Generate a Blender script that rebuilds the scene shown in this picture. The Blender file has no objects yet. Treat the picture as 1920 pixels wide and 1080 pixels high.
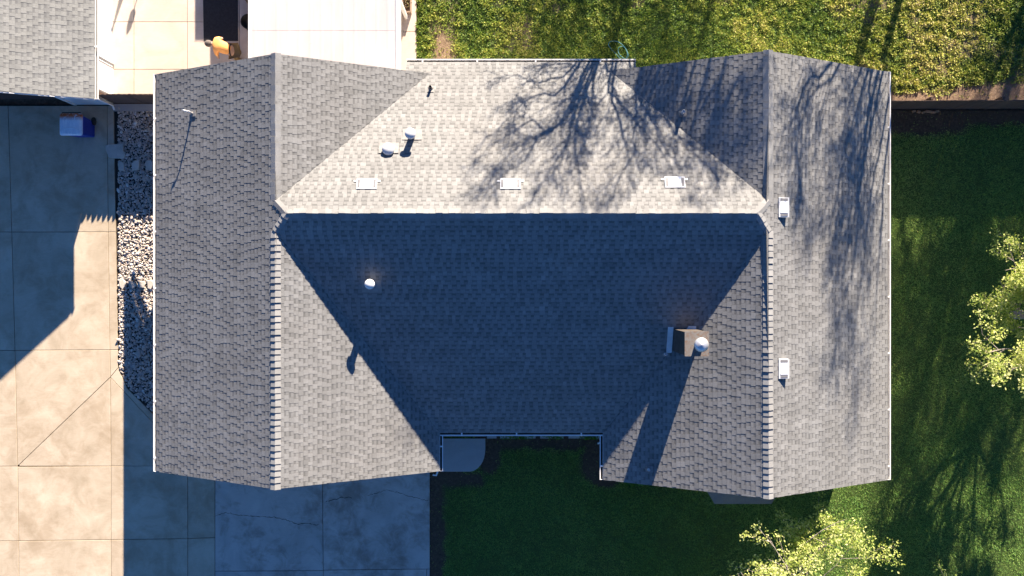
import bpy, math, random
import numpy as np
from mathutils import Vector, Matrix

# ------------------------------------------------------------------ camera, sky, sun, exposure
scn = bpy.context.scene
COL = scn.collection
H, F = 30.0, 1600.0                      # drone height (m) and focal length in photograph pixels
SUN = (0.29, 1.0, 0.335)                 # towards the sun

cam = bpy.data.cameras.new("camera"); camo = bpy.data.objects.new("camera", cam); COL.objects.link(camo)
camo.location = (0, 0, H); camo.rotation_euler = (0, 0, 0)
cam.lens = 30.0; cam.sensor_width = 36.0; cam.clip_start = 0.5; cam.clip_end = 3000
scn.camera = camo

world = bpy.data.worlds.new("World"); scn.world = world; world.use_nodes = True
wn = world.node_tree; bg = wn.nodes["Background"]
sky = wn.nodes.new("ShaderNodeTexSky"); sky.sky_type = 'NISHITA'; sky.sun_disc = False
sky.sun_elevation = math.atan2(SUN[2], math.hypot(SUN[0], SUN[1]))
sky.sun_rotation = math.atan2(SUN[0], SUN[1])
sky.ozone_density = 8.5; sky.dust_density = 0.0; sky.air_density = 0.8
wn.links.new(sky.outputs[0], bg.inputs[0]); bg.inputs[1].default_value = 0.05

sl = bpy.data.lights.new("sun", 'SUN'); sl.energy = 5.0; sl.angle = math.radians(0.45); sl.color = (1.0, 0.86, 0.70)
so = bpy.data.objects.new("sun", sl); COL.objects.link(so)
so.rotation_euler = Vector(SUN).to_track_quat('Z', 'Y').to_euler(); so.location = (10, 30, 20)
scn.view_settings.view_transform = 'Standard'; scn.view_settings.look = 'None'
scn.view_settings.gamma = 1.0; scn.view_settings.use_curve_mapping = False
scn.view_settings.exposure = 2.1

RNG = random.Random(7); NR = np.random.default_rng(11)

# ------------------------------------------------------------------ helpers
def pix(px, py, plane=(0, 0, 0)):
    """point on the plane z = z0 + gx X + gy Y seen at a photograph pixel"""
    z0, gx, gy = plane; a = (px-960)/F; b = (540-py)/F
    d = (H-z0)/(1+gx*a+gy*b)
    return Vector((a*d, b*d, H-d))
def g(px, py): return pix(px, py)[:2]
def pz(px, py, z): return pix(px, py, (z, 0, 0))

def obj(name, mesh, mat=None, parent=None, **props):
    o = bpy.data.objects.new(name, mesh); COL.objects.link(o)
    if mat is not None and not mesh.materials: mesh.materials.append(mat)
    if parent is not None: o.parent = parent
    for k, v in props.items(): o[k] = v
    return o
def thing(name, label, category, group=None, loc=None):
    o = bpy.data.objects.new(name, None); COL.objects.link(o); o.empty_display_size = 0.3
    o['label'] = label; o['category'] = category
    if group: o['group'] = group
    if loc is not None: o.location = loc
    return o

class MB:
    """collects geometry in world coordinates, one mesh at the end"""
    def __init__(s): s.v = []; s.f = []; s.t = []; s.sm = []
    def add(s, vs, fs, tint=0.5, smooth=False):
        n = len(s.v); s.v += [tuple(p) for p in vs]
        s.f += [tuple(i+n for i in f) for f in fs]; s.t += [tint]*len(fs); s.sm += [smooth]*len(fs)
        return s
    def box(s, x0, y0, z0, x1, y1, z1, tint=0.5):
        return s.add([(x0,y0,z0),(x1,y0,z0),(x1,y1,z0),(x0,y1,z0),(x0,y0,z1),(x1,y0,z1),(x1,y1,z1),(x0,y1,z1)],
                     [(0,3,2,1),(4,5,6,7),(0,1,5,4),(1,2,6,5),(2,3,7,6),(3,0,4,7)], tint)
    def obox(s, c, ax, ay, az, tint=0.5):
        c, ax, ay, az = Vector(c), Vector(ax), Vector(ay), Vector(az)
        vs = [c+i*ax+j*ay+k*az for k in (-1, 1) for i, j in ((-1,-1),(1,-1),(1,1),(-1,1))]
        return s.add(vs, [(0,3,2,1),(4,5,6,7),(0,1,5,4),(1,2,6,5),(2,3,7,6),(3,0,4,7)], tint)
    def prism(s, poly, zb, zt, tint=0.5, bevel=0.0):
        """poly counter-clockwise (x, y); zb, zt numbers or functions of x, y"""
        fb = zb if callable(zb) else (lambda x, y: zb); ft = zt if callable(zt) else (lambda x, y: zt)
        a = sum(poly[i][0]*poly[(i+1) % len(poly)][1]-poly[(i+1) % len(poly)][0]*poly[i][1] for i in range(len(poly)))
        if a < 0: poly = poly[::-1]
        n = len(poly)
        rings = [[(x, y, fb(x, y)) for x, y in poly]]
        if bevel:
            cx = sum(p[0] for p in poly)/n; cy = sum(p[1] for p in poly)/n
            rings.append([(x, y, ft(x, y)-bevel) for x, y in poly])
            ins = []
            for x, y in poly:
                d = math.hypot(x-cx, y-cy); k = max(0, 1-1.3*bevel/d); ins.append((cx+(x-cx)*k, cy+(y-cy)*k))
            rings.append([(x, y, ft(x, y)) for x, y in ins])
        else: rings.append([(x, y, ft(x, y)) for x, y in poly])
        vs = [p for r in rings for p in r]; m = len(rings)
        fs = [tuple(range(n-1, -1, -1)), tuple((m-1)*n+i for i in range(n))]
        for r in range(m-1):
            for i in range(n):
                j = (i+1) % n; fs.append((r*n+i, r*n+j, (r+1)*n+j, (r+1)*n+i))
        return s.add(vs, fs, tint)
    def tube(s, pts, radii, sides=6, tint=0.5, cap=True):
        pts = [Vector(p) for p in pts]; n = len(pts); vs = []; fs = []
        if not hasattr(radii, '__len__'): radii = [radii]*n
        up = None
        for i, p in enumerate(pts):
            d = (pts[min(i+1, n-1)]-pts[max(i-1, 0)])
            d = d.normalized() if d.length > 1e-9 else Vector((0, 0, 1))
            if up is None: up = Vector((0, 0, 1)) if abs(d.z) < 0.9 else Vector((1, 0, 0))
            a = d.cross(up); a = a.normalized() if a.length > 1e-6 else d.orthogonal().normalized()
            b = a.cross(d).normalized(); up = b
            for k in range(sides):
                t = 2*math.pi*k/sides; vs.append(p+radii[i]*(math.cos(t)*a+math.sin(t)*b))
        for i in range(n-1):
            for k in range(sides):
                k2 = (k+1) % sides; fs.append((i*sides+k, i*sides+k2, (i+1)*sides+k2, (i+1)*sides+k))
        if cap: fs += [tuple(range(sides-1, -1, -1)), tuple((n-1)*sides+k for k in range(sides))]
        return s.add(vs, fs, tint, sides > 5)
    def lathe(s, c, prof, sides=20, tint=0.5, axis=(0, 0, 1)):
        """prof: (radius, height) from bottom to top"""
        q = Vector((0, 0, 1)).rotation_difference(Vector(axis)); c = Vector(c); vs = []; fs = []
        for r, h in prof:
            for k in range(sides):
                t = 2*math.pi*k/sides; vs.append(c+q @ Vector((r*math.cos(t), r*math.sin(t), h)))
        for i in range(len(prof)-1):
            for k in range(sides):
                k2 = (k+1) % sides; fs.append((i*sides+k, i*sides+k2, (i+1)*sides+k2, (i+1)*sides+k))
        fs += [tuple(range(sides-1, -1, -1)), tuple((len(prof)-1)*sides+k for k in range(sides))]
        return s.add(vs, fs, tint, True)
    def mesh(s, name):
        m = bpy.data.meshes.new(name); m.from_pydata(s.v, [], s.f)
        a = m.attributes.new("tint", 'FLOAT', 'FACE'); a.data.foreach_set("value", s.t)
        m.polygons.foreach_set("use_smooth", s.sm); m.update(); return m
    def build(s, name, mat, parent=None, **props): return obj(name, s.mesh(name), mat, parent, **props)

def np_mesh(name, verts, faces, tint=None, smooth=False):
    """verts (n,3), faces (m,k) arrays"""
    m = bpy.data.meshes.new(name); n, k = faces.shape
    m.vertices.add(len(verts)); m.vertices.foreach_set("co", verts.astype(np.float32).ravel())
    m.loops.add(n*k); m.loops.foreach_set("vertex_index", faces.astype(np.int32).ravel())
    m.polygons.add(n); m.polygons.foreach_set("loop_start", np.arange(0, n*k, k, dtype=np.int32))
    m.polygons.foreach_set("loop_total", np.full(n, k, dtype=np.int32))
    if smooth: m.polygons.foreach_set("use_smooth", np.ones(n, dtype=bool))
    m.update(calc_edges=True)
    if tint is not None:
        a = m.attributes.new("tint", 'FLOAT', 'FACE'); a.data.foreach_set("value", tint.astype(np.float32))
    return m

def vnoise(x, y, scale, seed=0):
    """smooth value noise 0..1"""
    r = np.random.default_rng(seed).random((256, 256)); x = np.asarray(x)/scale+500; y = np.asarray(y)/scale+500
    xi = np.floor(x).astype(int); yi = np.floor(y).astype(int); fx = x-xi; fy = y-yi
    fx = fx*fx*(3-2*fx); fy = fy*fy*(3-2*fy); X0 = xi % 256; X1 = (xi+1) % 256; Y0 = yi % 256; Y1 = (yi+1) % 256
    return (r[X0, Y0]*(1-fx)+r[X1, Y0]*fx)*(1-fy)+(r[X0, Y1]*(1-fx)+r[X1, Y1]*fx)*fy
def fnoise(x, y, scale, seed=0):
    return 0.55*vnoise(x, y, scale, seed)+0.28*vnoise(x, y, scale*.47, seed+1)+0.17*vnoise(x, y, scale*.21, seed+2)

# ------------------------------------------------------------------ materials
class NT:
    def __init__(s, name, rough=0.9, spec=0.3):
        s.m = bpy.data.materials.new(name); s.m.use_nodes = True; s.t = s.m.node_tree
        s.b = s.t.nodes["Principled BSDF"]; s.b.inputs["Roughness"].default_value = rough
        s.b.inputs["Specular IOR Level"].default_value = spec
        s.co = s.t.nodes.new("ShaderNodeNewGeometry").outputs["Position"]
    def n(s, kind, **kw):
        x = s.t.nodes.new(kind)
        for k, v in kw.items(): setattr(x, k, v)
        return x
    def link(s, a, b): s.t.links.new(a, b)
    def noise(s, scale, detail=3, rough=0.55, vec=None, stretch=None, dist=0.0):
        x = s.n("ShaderNodeTexNoise"); x.inputs["Scale"].default_value = scale; x.inputs["Detail"].default_value = detail
        x.inputs["Roughness"].default_value = rough; x.inputs["Distortion"].default_value = dist; v = vec or s.co
        if stretch:
            mp = s.n("ShaderNodeMapping"); mp.inputs["Scale"].default_value = stretch; s.link(v, mp.inputs[0]); v = mp.outputs[0]
        s.link(v, x.inputs["Vector"]); return x.outputs["Fac"]
    def ramp(s, fac, stops, interp='LINEAR'):
        r = s.n("ShaderNodeValToRGB"); r.color_ramp.interpolation = interp; e = r.color_ramp.elements
        while len(e) < len(stops): e.new(0.5)
        for el, (p, c) in zip(e, stops):
            el.position = p; el.color = (*c, 1) if hasattr(c, '__len__') else (c, c, c, 1)
        s.link(fac, r.inputs[0]); return r.outputs[0]
    def mix(s, fac, a, b, mode='MIX'):
        x = s.n("ShaderNodeMix", data_type='RGBA', blend_type=mode)
        for sock, v in ((x.inputs[0], fac), (x.inputs[6], a), (x.inputs[7], b)):
            if hasattr(v, 'is_output'): s.link(v, sock)
            elif hasattr(v, '__len__'): sock.default_value = (*v, 1)
            else: sock.default_value = v
        return x.outputs[2]
    def math(s, op, a, b=0.0):
        x = s.n("ShaderNodeMath", operation=op)
        for sock, v in ((x.inputs[0], a), (x.inputs[1], b)):
            if hasattr(v, 'is_output'): s.link(v, sock)
            else: sock.default_value = v
        return x.outputs[0]
    def attr(s, name="tint"): return s.n("ShaderNodeAttribute", attribute_name=name).outputs["Fac"]
    def rand(s): return s.n("ShaderNodeObjectInfo").outputs["Random"]
    def bump(s, h, strength=0.4, dist=0.01):
        x = s.n("ShaderNodeBump"); x.inputs["Strength"].default_value = strength; x.inputs["Distance"].default_value = dist
        s.link(h, x.inputs["Height"]); s.link(x.outputs[0], s.b.inputs["Normal"])
    def color(s, c):
        if hasattr(c, 'is_output'): s.link(c, s.b.inputs["Base Color"])
        else: s.b.inputs["Base Color"].default_value = (*c, 1)
        return s

def simple(name, c, rough=0.8, var=0.12, scale=6, spec=0.3, metal=0.0, bump=0.0):
    t = NT(name, rough, spec); c2 = tuple(x*(1-var) for x in c); c3 = tuple(min(1, x*(1+var)) for x in c)
    t.color(t.ramp(t.noise(scale, 5), [(0.3, c2), (0.7, c3)])); t.b.inputs["Metallic"].default_value = metal
    if bump: t.bump(t.noise(scale*12, 3), bump, 0.005)
    return t.m

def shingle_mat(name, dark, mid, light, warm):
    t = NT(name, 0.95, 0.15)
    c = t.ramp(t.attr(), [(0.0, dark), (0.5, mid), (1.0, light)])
    blot = t.noise(0.35, 4, 0.6)
    c = t.mix(t.ramp(blot, [(0.35, 0.0), (0.7, 0.5)]), c, warm, 'MULTIPLY')
    gran = t.noise(95, 2, 0.7)
    c = t.mix(0.55, c, t.ramp(gran, [(0.3, 0.45), (0.7, 1.0)]), 'MULTIPLY')
    weather = t.mix(.5, t.ramp(t.noise(1.6, 6, 0.7, dist=.8), [(0.3, 0.80), (0.68, 1.0)]), t.ramp(t.noise(.9, 5, .7, stretch=(.5, 2.2, 1)), [(.35, .84), (.62, 1.0)]), 'MULTIPLY')
    c = t.mix(1.0, c, weather, 'MULTIPLY'); t.color(c); t.bump(gran, 0.5, 0.004); return t.m
M = {}
M['shingle'] = shingle_mat("asphalt_shingle", (.172, .174, .173), (.266, .269, .267), (.338, .342, .340), (.98, .94, .90))
M['shingle_near'] = shingle_mat("asphalt_shingle_pale", (.22, .225, .225), (.31, .315, .305), (.38, .385, .37), (.97, .95, .9))

def concrete(name, lo, mid, hi, stain, stain_amt=0.6):
    t = NT(name, 0.88, 0.25); r = t.rand()
    off = t.n("ShaderNodeVectorMath", operation='ADD'); cb = t.n("ShaderNodeCombineXYZ")
    t.link(t.math('MULTIPLY', r, 37.0), cb.inputs[0]); t.link(t.math('MULTIPLY', r, 91.0), cb.inputs[2])
    t.link(t.co, off.inputs[0]); t.link(cb.outputs[0], off.inputs[1]); v = off.outputs[0]
    c = t.ramp(t.noise(0.75, 6, 0.62, v, dist=1.2), [(0.32, lo), (0.5, mid), (0.68, hi)])
    s1 = t.ramp(t.mix(.5, t.noise(1.7, 7, 0.7, v, dist=0.6), t.noise(.45, 5, .6, dist=.4)), [(0.47, 0.0), (0.60, 1.0)])
    c = t.mix(t.math('MULTIPLY', s1, stain_amt), c, stain, 'MULTIPLY')
    br = t.noise(30, 2, 0.6, v, stretch=(0.15, 1.6, 1))
    c = t.mix(0.16, c, t.ramp(br, [(0.3, 0.5), (0.7, 1.0)]), 'MULTIPLY')
    sp = t.ramp(t.noise(26, 3, 0.8, v), [(0.7, 1.0), (0.78, 0.6)])
    c = t.mix(0.5, c, sp, 'MULTIPLY')
    c = t.mix(t.math('MULTIPLY', r, 0.35), c, t.mix(0.5, c, (0.86, 0.84, 0.83), 'MULTIPLY'))
    t.color(c); t.bump(t.noise(60, 3, 0.6), 0.25, 0.004); return t.m
M['drive'] = concrete("driveway_concrete", (.43, .355, .255), (.51, .425, .315), (.585, .50, .38), (.70, .64, .57), .6)
M['drive2'] = concrete("garage_apron_concrete", (.44, .395, .345), (.53, .475, .42), (.60, .545, .48), (.52, .47, .42), 0.8)
M['patio'] = concrete("patio_concrete", (.55, .455, .385), (.61, .51, .43), (.66, .56, .48), (.9, .87, .85), 0.4)
M['pad'] = concrete("porch_concrete", (.40, .38, .36), (.43, .41, .39), (.47, .45, .42), (.85, .85, .85), 0.3)
M['gap'] = simple("joint_dirt", (.05, .04, .033), 1.0)
M['crack'] = simple("crack_fill", (.05, .045, .04), 1.0)
M['white'] = simple("white_paint", (.78, .77, .75), 0.45, 0.04, 3, 0.5)
M['stucco'] = simple("pale_stucco", (.62, .60, .57), 0.9, 0.05, 4, 0.2, bump=0.3)
M['bluewall'] = simple("neighbour_paint", (.66, .74, .78), 0.8, 0.04, 4, 0.2, bump=0.2)
M['soffit'] = simple("soffit", (.55, .53, .5), 0.8)
M['deck'] = simple("roof_underlay", (.05, .05, .05), 1.0)
M['metal_white'] = simple("white_enamel", (.60, .61, .615), 0.35, 0.05, 8, 0.6)
M['galv'] = simple("galvanised_steel", (.55, .56, .58), 0.42, 0.15, 9, 0.6, 0.6)
M['flash'] = simple("flashing_grey", (.62, .63, .64), 0.55, 0.1, 8, 0.5)
M['black'] = simple("black_rubber", (.025, .025, .026), 0.75, 0.3, 9)
M['gutter_in'] = simple("gutter_dark_floor", (.05, .045, .04), 1.0, .4, 10)
M['dark_glass'] = simple("window_glass", (.03, .04, .05), 0.08, 0.1, 3, 0.8)
M['diffuser'] = simple("skylight_dome", (.80, .83, .85), 0.15, 0.03, 3, 0.8)
M['flash2'] = simple("weathered_flashing", (.22, .215, .21), .8, .15, 8)
M['grey_band'] = simple("vent_louvre_grey", (.17, .17, .18), 0.5, 0.1, 9)
M['brown_door'] = simple("dark_garage_door", (.07, .045, .04), 0.6, 0.25, 4)
t = NT("chimney_siding", 0.85); t.color(t.mix(t.ramp(t.noise(5, 5, 0.7, dist=1), [(.42, 0.0), (.65, 1.0)]), (.085, .075, .065), (.06, .045, .035)))
t.bump(t.noise(30), .3); M['chimney'] = t.m
t = NT("rusty_cap", 0.7); t.color(t.mix(t.ramp(t.noise(6, 5, 0.75, dist=1.5), [(.45, 0.0), (.62, 1.0)]), (.17, .16, .15), (.15, .10, .07))); M['rust'] = t.m

def wood(name, a, b, stretch):
    t = NT(name, 0.85); n = t.noise(7, 5, 0.65, stretch=stretch); r = t.rand()
    c = t.mix(n, a, b); c = t.mix(t.math('MULTIPLY', r, .6), c, t.mix(1.0, c, (.6, .6, .6), 'MULTIPLY')); t.color(c); t.bump(n, .3); return t.m
M['fence'] = wood("fence_wood", (.085, .055, .042), (.16, .11, .085), (6, 6, .6))
M['planter'] = wood("planter_wood", (.30, .20, .14), (.42, .30, .22), (6, .6, 6))

t = NT("river_rock", 0.75, 0.35)
c = t.ramp(t.attr(), [(0.0, (.12, .12, .13)), (.2, (.34, .31, .28)), (.5, (.52, .46, .40)), (.72, (.58, .45, .36)), (.86, (.68, .63, .57)), (1.0, (.80, .77, .72))])
c = t.mix(.35, c, t.ramp(t.noise(40, 4, .7), [(.3, .5), (.7, 1.0)]), 'MULTIPLY'); t.color(c); M['rock'] = t.m
t = NT("flagstone", 0.85); t.color(t.ramp(t.noise(5, 6, .7), [(.3, (.42, .37, .31)), (.7, (.60, .54, .46))])); t.bump(t.noise(20, 4), .5, .01); M['flag'] = t.m
t = NT("soil", 1.0, 0.1)
c = t.ramp(t.noise(7, 8, .75), [(.3, (.07, .045, .03)), (.55, (.15, .10, .07)), (.75, (.26, .185, .13))])
t.color(c); t.bump(t.noise(22, 6, .75), .9, .03); M['soil'] = t.m
t = NT("lawn_thatch", 1.0, 0.1)
grs = t.ramp(t.noise(9, 8, .75), [(.3, (.035, .065, .02)), (.6, (.09, .13, .035)), (.8, (.18, .19, .065))])
drt = t.ramp(t.noise(12, 8, .75), [(.3, (.15, .095, .062)), (.55, (.28, .195, .13)), (.75, (.44, .33, .24))])
c = t.mix(t.attr("grass"), drt, grs); t.color(c); t.bump(t.noise(30, 5, .75), .9, .03); M['lawn'] = t.m
M['lawn_front'] = M['lawn'].copy(); M['lawn_front'].name = 'lawn_dark_soil'
for e, cc in zip([n for n in M['lawn_front'].node_tree.nodes if n.type == 'VALTORGB'][1].color_ramp.elements, ((.05, .035, .025), (.11, .075, .05), (.19, .135, .10))): e.color = (*cc, 1)

def leafy(name, stops, trans=0.35, rough=.6):
    t = NT(name, rough, 0.25); c = t.ramp(t.attr(), stops); t.color(c)
    tr = t.n("ShaderNodeBsdfTranslucent"); t.link(t.mix(1.0, c, (1.0, 1.0, .55), 'MULTIPLY'), tr.inputs[0])
    ms = t.n("ShaderNodeMixShader"); ms.inputs[0].default_value = trans
    t.link(t.b.outputs[0], ms.inputs[1]); t.link(tr.outputs[0], ms.inputs[2])
    t.link(ms.outputs[0], t.t.nodes["Material Output"].inputs[0]); return t.m
M['grass'] = leafy("turf_blades", [(0, (.055, .15, .04)), (.35, (.155, .31, .065)), (.62, (.34, .46, .11)), (.82, (.52, .52, .17)), (1, (.66, .57, .28))], .25)
M['weeds'] = leafy("weed_leaves", [(0, (.035, .085, .02)), (.35, (.11, .19, .03)), (.6, (.28, .33, .055)), (.82, (.50, .47, .12)), (1, (.60, .50, .27))], .25)
M['leaf'] = leafy("young_leaves", [(0, (.16, .27, .05)), (.45, (.45, .53, .13)), (1, (.78, .76, .36))], .45)
M['leafdark'] = leafy("tree_leaves", [(0, (.03, .06, .015)), (1, (.08, .12, .03))], .2)
M['shrub'] = leafy("shrub_leaves", [(0, (.03, .10, .015)), (1, (.13, .28, .03))], .3)
M['bark'] = simple("bark", (.17, .14, .12), 0.95, .3, 12, .1)
M['bark_pale'] = simple("twig_bark", (.30, .26, .23), 0.9, .25, 12, .1)

# ------------------------------------------------------------------ ground
ground = MB(); ground.box(-600, -600, -.40, 600, 600, -.09).build('ground', M['soil'], kind='structure')

def in_poly(x, y, poly):
    x = np.asarray(x); y = np.asarray(y); r = np.zeros(x.shape, bool); n = len(poly)
    for i in range(n):
        x0, y0 = poly[i]; x1, y1 = poly[(i+1) % n]
        if y0 == y1: continue
        c = ((y0 > y) != (y1 > y)) & (x < (x1-x0)*(y-y0)/(y1-y0)+x0); r ^= c
    return r
P = lambda *pts: [g(*p) for p in pts]
WALL = [(-11.0,-5.5),(-2.85,-5.5),(-2.85,-4.3),(3.4,-4.3),(3.4,-5.7),(11.7,-5.7),(11.7,6.5),(3.6,6.5),(3.6,6.9),(-2.95,6.9),(-2.95,6.45),(-7.0,6.45),(-7.0,5.0),(-11.0,5.0)]
FRONT = [(-2.88,-4.3),(-2.88,-30),(40,-30),(40,6.27),(11.7,6.27),(11.7,-5.7),(3.4,-5.7),(3.4,-4.3)]
REAR = [(-3.34,6.9),(-3.34,30),(40,30),(40,6.33),(11.7,6.33),(11.7,6.5),(3.6,6.5),(3.6,6.9)]

def dist_seg(x, y, a, b):
    ax, ay = a; bx, by = b; L = (bx-ax)**2+(by-ay)**2
    t = np.clip(((x-ax)*(bx-ax)+(y-ay)*(by-ay))/L, 0, 1)
    return np.hypot(x-(ax+t*(bx-ax)), y-(ay+t*(by-ay)))
def grassness(x, y):
    """0 bare soil .. 1 turf"""
    gr = np.ones_like(x); w = fnoise(x, y, .5, 3)-.5
    def bed(a, b, width, soft=.16):
        nonlocal gr
        d = dist_seg(x, y, a, b)+w*.35; gr = np.minimum(gr, np.clip((d-width)/soft, 0, 1))
    bed((-2.88,-5.5), (-2.88,-14), .46)
    bed((-2.6,-6.75), (-1.2,-6.7), .22); bed((-.80,-5.0), (-.80,-6.2), .35); bed((-.7,-5.0), (3.3,-5.0), .62); bed((3.3,-5.0), (3.3,-6.2), .75)
    bed((3.4,-6.1), (11.7,-6.1), .12)
    bed((11.9,5.9), (15.5,6.0), .45, .3); bed((11.9,-5), (11.9,6), .12); bed((15,6.1), (24,6.1), .25, .3)
    bed((11.7,6.6), (16,6.45), .25); bed((15.9,6.5), (19,6.6), .55)
    gr2 = gr*1.0; top = y > 6.3
    patch = fnoise(x*1.0, y, 1.5, 21); k = np.clip((x-4.5)/6, 0, 1)*.07+.02
    thin = np.clip((patch-(.66-k))/.16, 0, 1)*(.5+vnoise(x, y, .25, 91)*.5); gr2 = np.where(top, gr2*(1-.75*thin), gr2)
    bare = np.exp(-(((x+2.4)/.45)**2))*np.clip((11.5-y)/3, .3, 1); gr2 = np.where(top, gr2*(1-np.clip(bare*1.5*(fnoise(x, y, .6, 8)+.2), 0, .95)), gr2)
    return np.clip(gr2, 0, 1)

def lawn_sheet(name, poly, x0, x1, y0, y1, z, step=.12):
    xs = np.arange(x0, x1+1e-6, step); ys = np.arange(y0, y1+1e-6, step); X, Y = np.meshgrid(xs, ys); nx, ny = len(xs), len(ys)
    Z = z+.035*(fnoise(X, Y, 1.1, 31)-.5)+.02*(fnoise(X, Y, .3, 41)-.5)
    V = np.stack([X.ravel(), Y.ravel(), Z.ravel()], 1)
    i = np.arange(nx-1)[None, :]+nx*np.arange(ny-1)[:, None]; i = i.ravel()
    Fc = np.stack([i, i+1, i+1+nx, i+nx], 1)
    cx = V[Fc[:, 0], 0]+step/2; cy = V[Fc[:, 0], 1]+step/2; Fc = Fc[in_poly(cx, cy, poly)]
    m = np_mesh(name, V, Fc, smooth=True)
    a = m.attributes.new("grass", 'FLOAT', 'POINT'); a.data.foreach_set("value", grassness(V[:, 0], V[:, 1]).astype(np.float32))
    o = obj(name, m, M['lawn_front' if name == 'front_lawn' else 'lawn'], kind='structure'); return o
lawn_sheet('front_lawn', FRONT, -2.88, 20.1, -12.6, 6.24, -.02)
lawn_sheet('back_lawn', REAR, -3.34, 20.1, 6.36, 13.0, -.02)
far = MB()                                            # the lawns go on beyond the frame, coarser
far.prism([(20.1,-60),(60,-60),(60,6.2),(20.1,6.2)], -.08, -.03); far.prism([(-2.9,-60),(20.1,-60),(20.1,-12.6),(-2.9,-12.6)], -.08, -.03)
far.prism([(-3.3,13),(60,13),(60,60),(-3.3,60)], -.08, -.03); far.prism([(20.1,6.4),(60,6.4),(60,13),(20.1,13)], -.08, -.03)
fm = far.mesh('outer_lawn'); a = fm.attributes.new("grass", 'FLOAT', 'POINT'); a.data.foreach_set("value", [1.0]*len(fm.vertices))
obj('outer_lawn', fm, M['lawn'], kind='structure')

def blades(name, poly, box, dens, size, mat, label, weedy=False, seed=5):
    r = np.random.default_rng(seed); x0, x1, y0, y1 = box; n = int((x1-x0)*(y1-y0)*dens)
    x = r.uniform(x0, x1, n); y = r.uniform(y0, y1, n); k = in_poly(x, y, poly); x, y = x[k], y[k]
    gr = grassness(x, y)
    cl = vnoise(x, y, .16, 61) if weedy else vnoise(x, y, .10, 62)
    keep = r.random(len(x)) < gr*((.25+1.25*np.clip((cl-.25)*2, 0, 1)) if weedy else .85)+.015
    x, y, gr, cl = x[keep], y[keep], gr[keep], cl[keep]; n = len(x)
    ang = r.uniform(0, 2*np.pi, n); L = size*r.uniform(.6, 1.5, n); W = L*(r.uniform(.35, .6, n) if weedy else r.uniform(.2, .36, n))
    tilt = r.uniform(.15, 1.25, n); zb = -.03+np.zeros(n)+(np.clip(cl-.3, 0, 1)*(.10 if weedy else .03))*r.random(n)
    dx, dy = np.cos(ang), np.sin(ang); h = np.cos(tilt*1.0)*0+np.sin(tilt)*0
    a = np.stack([x-dy*W/2, y+dx*W/2, zb], 1); b = np.stack([x+dy*W/2, y-dx*W/2, zb], 1)
    tip = np.stack([x+dx*L*np.cos(tilt), y+dy*L*np.cos(tilt), zb+L*np.sin(tilt)], 1)
    if weedy:                                        # a broad leaf: a kite folded up towards the tip
        mx = x+dx*L*.55*np.cos(tilt); my = y+dy*L*.55*np.cos(tilt); mz = zb+L*.6*np.sin(tilt)
        base = np.stack([x, y, zb], 1); s1 = np.stack([mx-dy*W/2, my+dx*W/2, mz], 1); s2 = np.stack([mx+dy*W/2, my-dx*W/2, mz], 1)
        tip = np.stack([x+dx*L*np.cos(tilt), y+dy*L*np.cos(tilt), zb+L*.85*np.sin(tilt)], 1)
        V = np.stack([base, s2, tip, s1], 1).reshape(-1, 3); Fc = np.arange(4*n).reshape(n, 4)
    else:
        V = np.stack([a, b, tip], 1).reshape(-1, 3); Fc = np.arange(3*n).reshape(n, 3)
    if weedy:
        big = fnoise(x, y, 2.2, 71); dry = np.clip((x-6)/6, 0, 1)*.10
        tint = .10+.62*big+dry+.30*(cl-.5)+r.normal(0, .13, n)+.25*(1-gr)
    else:
        big = fnoise(x, y, 1.6, 72); tint = .26+.32*big+r.normal(0, .11, n)+.2*(1-gr)
    m = np_mesh(name, V, Fc, np.clip(tint, 0, 1)); o = obj(name, m, mat, kind='stuff'); o['label'] = label; o['category'] = 'grass'; return o
blades('grass', FRONT, (-2.9, 19.0, -11.2, 6.2), 2700, .055, M['grass'], 'short mown turf of the front and side lawn', seed=5)
blades('weedy_grass', REAR, (-3.34, 19.0, 6.35, 11.4), 2300, .075, M['weeds'], 'yellow green weedy grass of the back lawn', True, seed=6)

# ------------------------------------------------------------------ driveway
gap = MB().prism([g(-900,196), g(221,196), g(221,690), g(368,860), g(368,833), g(806,833), g(806,1700), g(-900,1700)], -.16, -.05)
base = gap.build('driveway_base', M['gap'], kind='structure')
drive = thing('driveway', 'x', 'x'); del drive['label'], drive['category']; drive['kind'] = 'structure'
def shrink(poly, d):
    n = len(poly); a = sum(poly[i][0]*poly[(i+1) % n][1]-poly[(i+1) % n][0]*poly[i][1] for i in range(n))
    if a < 0: poly = poly[::-1]
    out = []
    for i in range(n):
        p, c, q = Vector(poly[i-1]), Vector(poly[i]), Vector(poly[(i+1) % n])
        e1 = (c-p).normalized(); e2 = (q-c).normalized(); n1 = Vector((-e1.y, e1.x)); n2 = Vector((-e2.y, e2.x))
        k = n1+n2; k = k/max(.3, k.length_squared)*2 if k.length > 1e-6 else n1
        out.append(tuple(c+k*d))
    return out
def slab(pts, mat, parent, top=0.0, name='slab', w=.009):
    poly = shrink([g(*p) for p in pts], w); o = MB().prism(poly, -.12, top, bevel=.006).build(name, M[mat], parent); return o
L = -700
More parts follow.
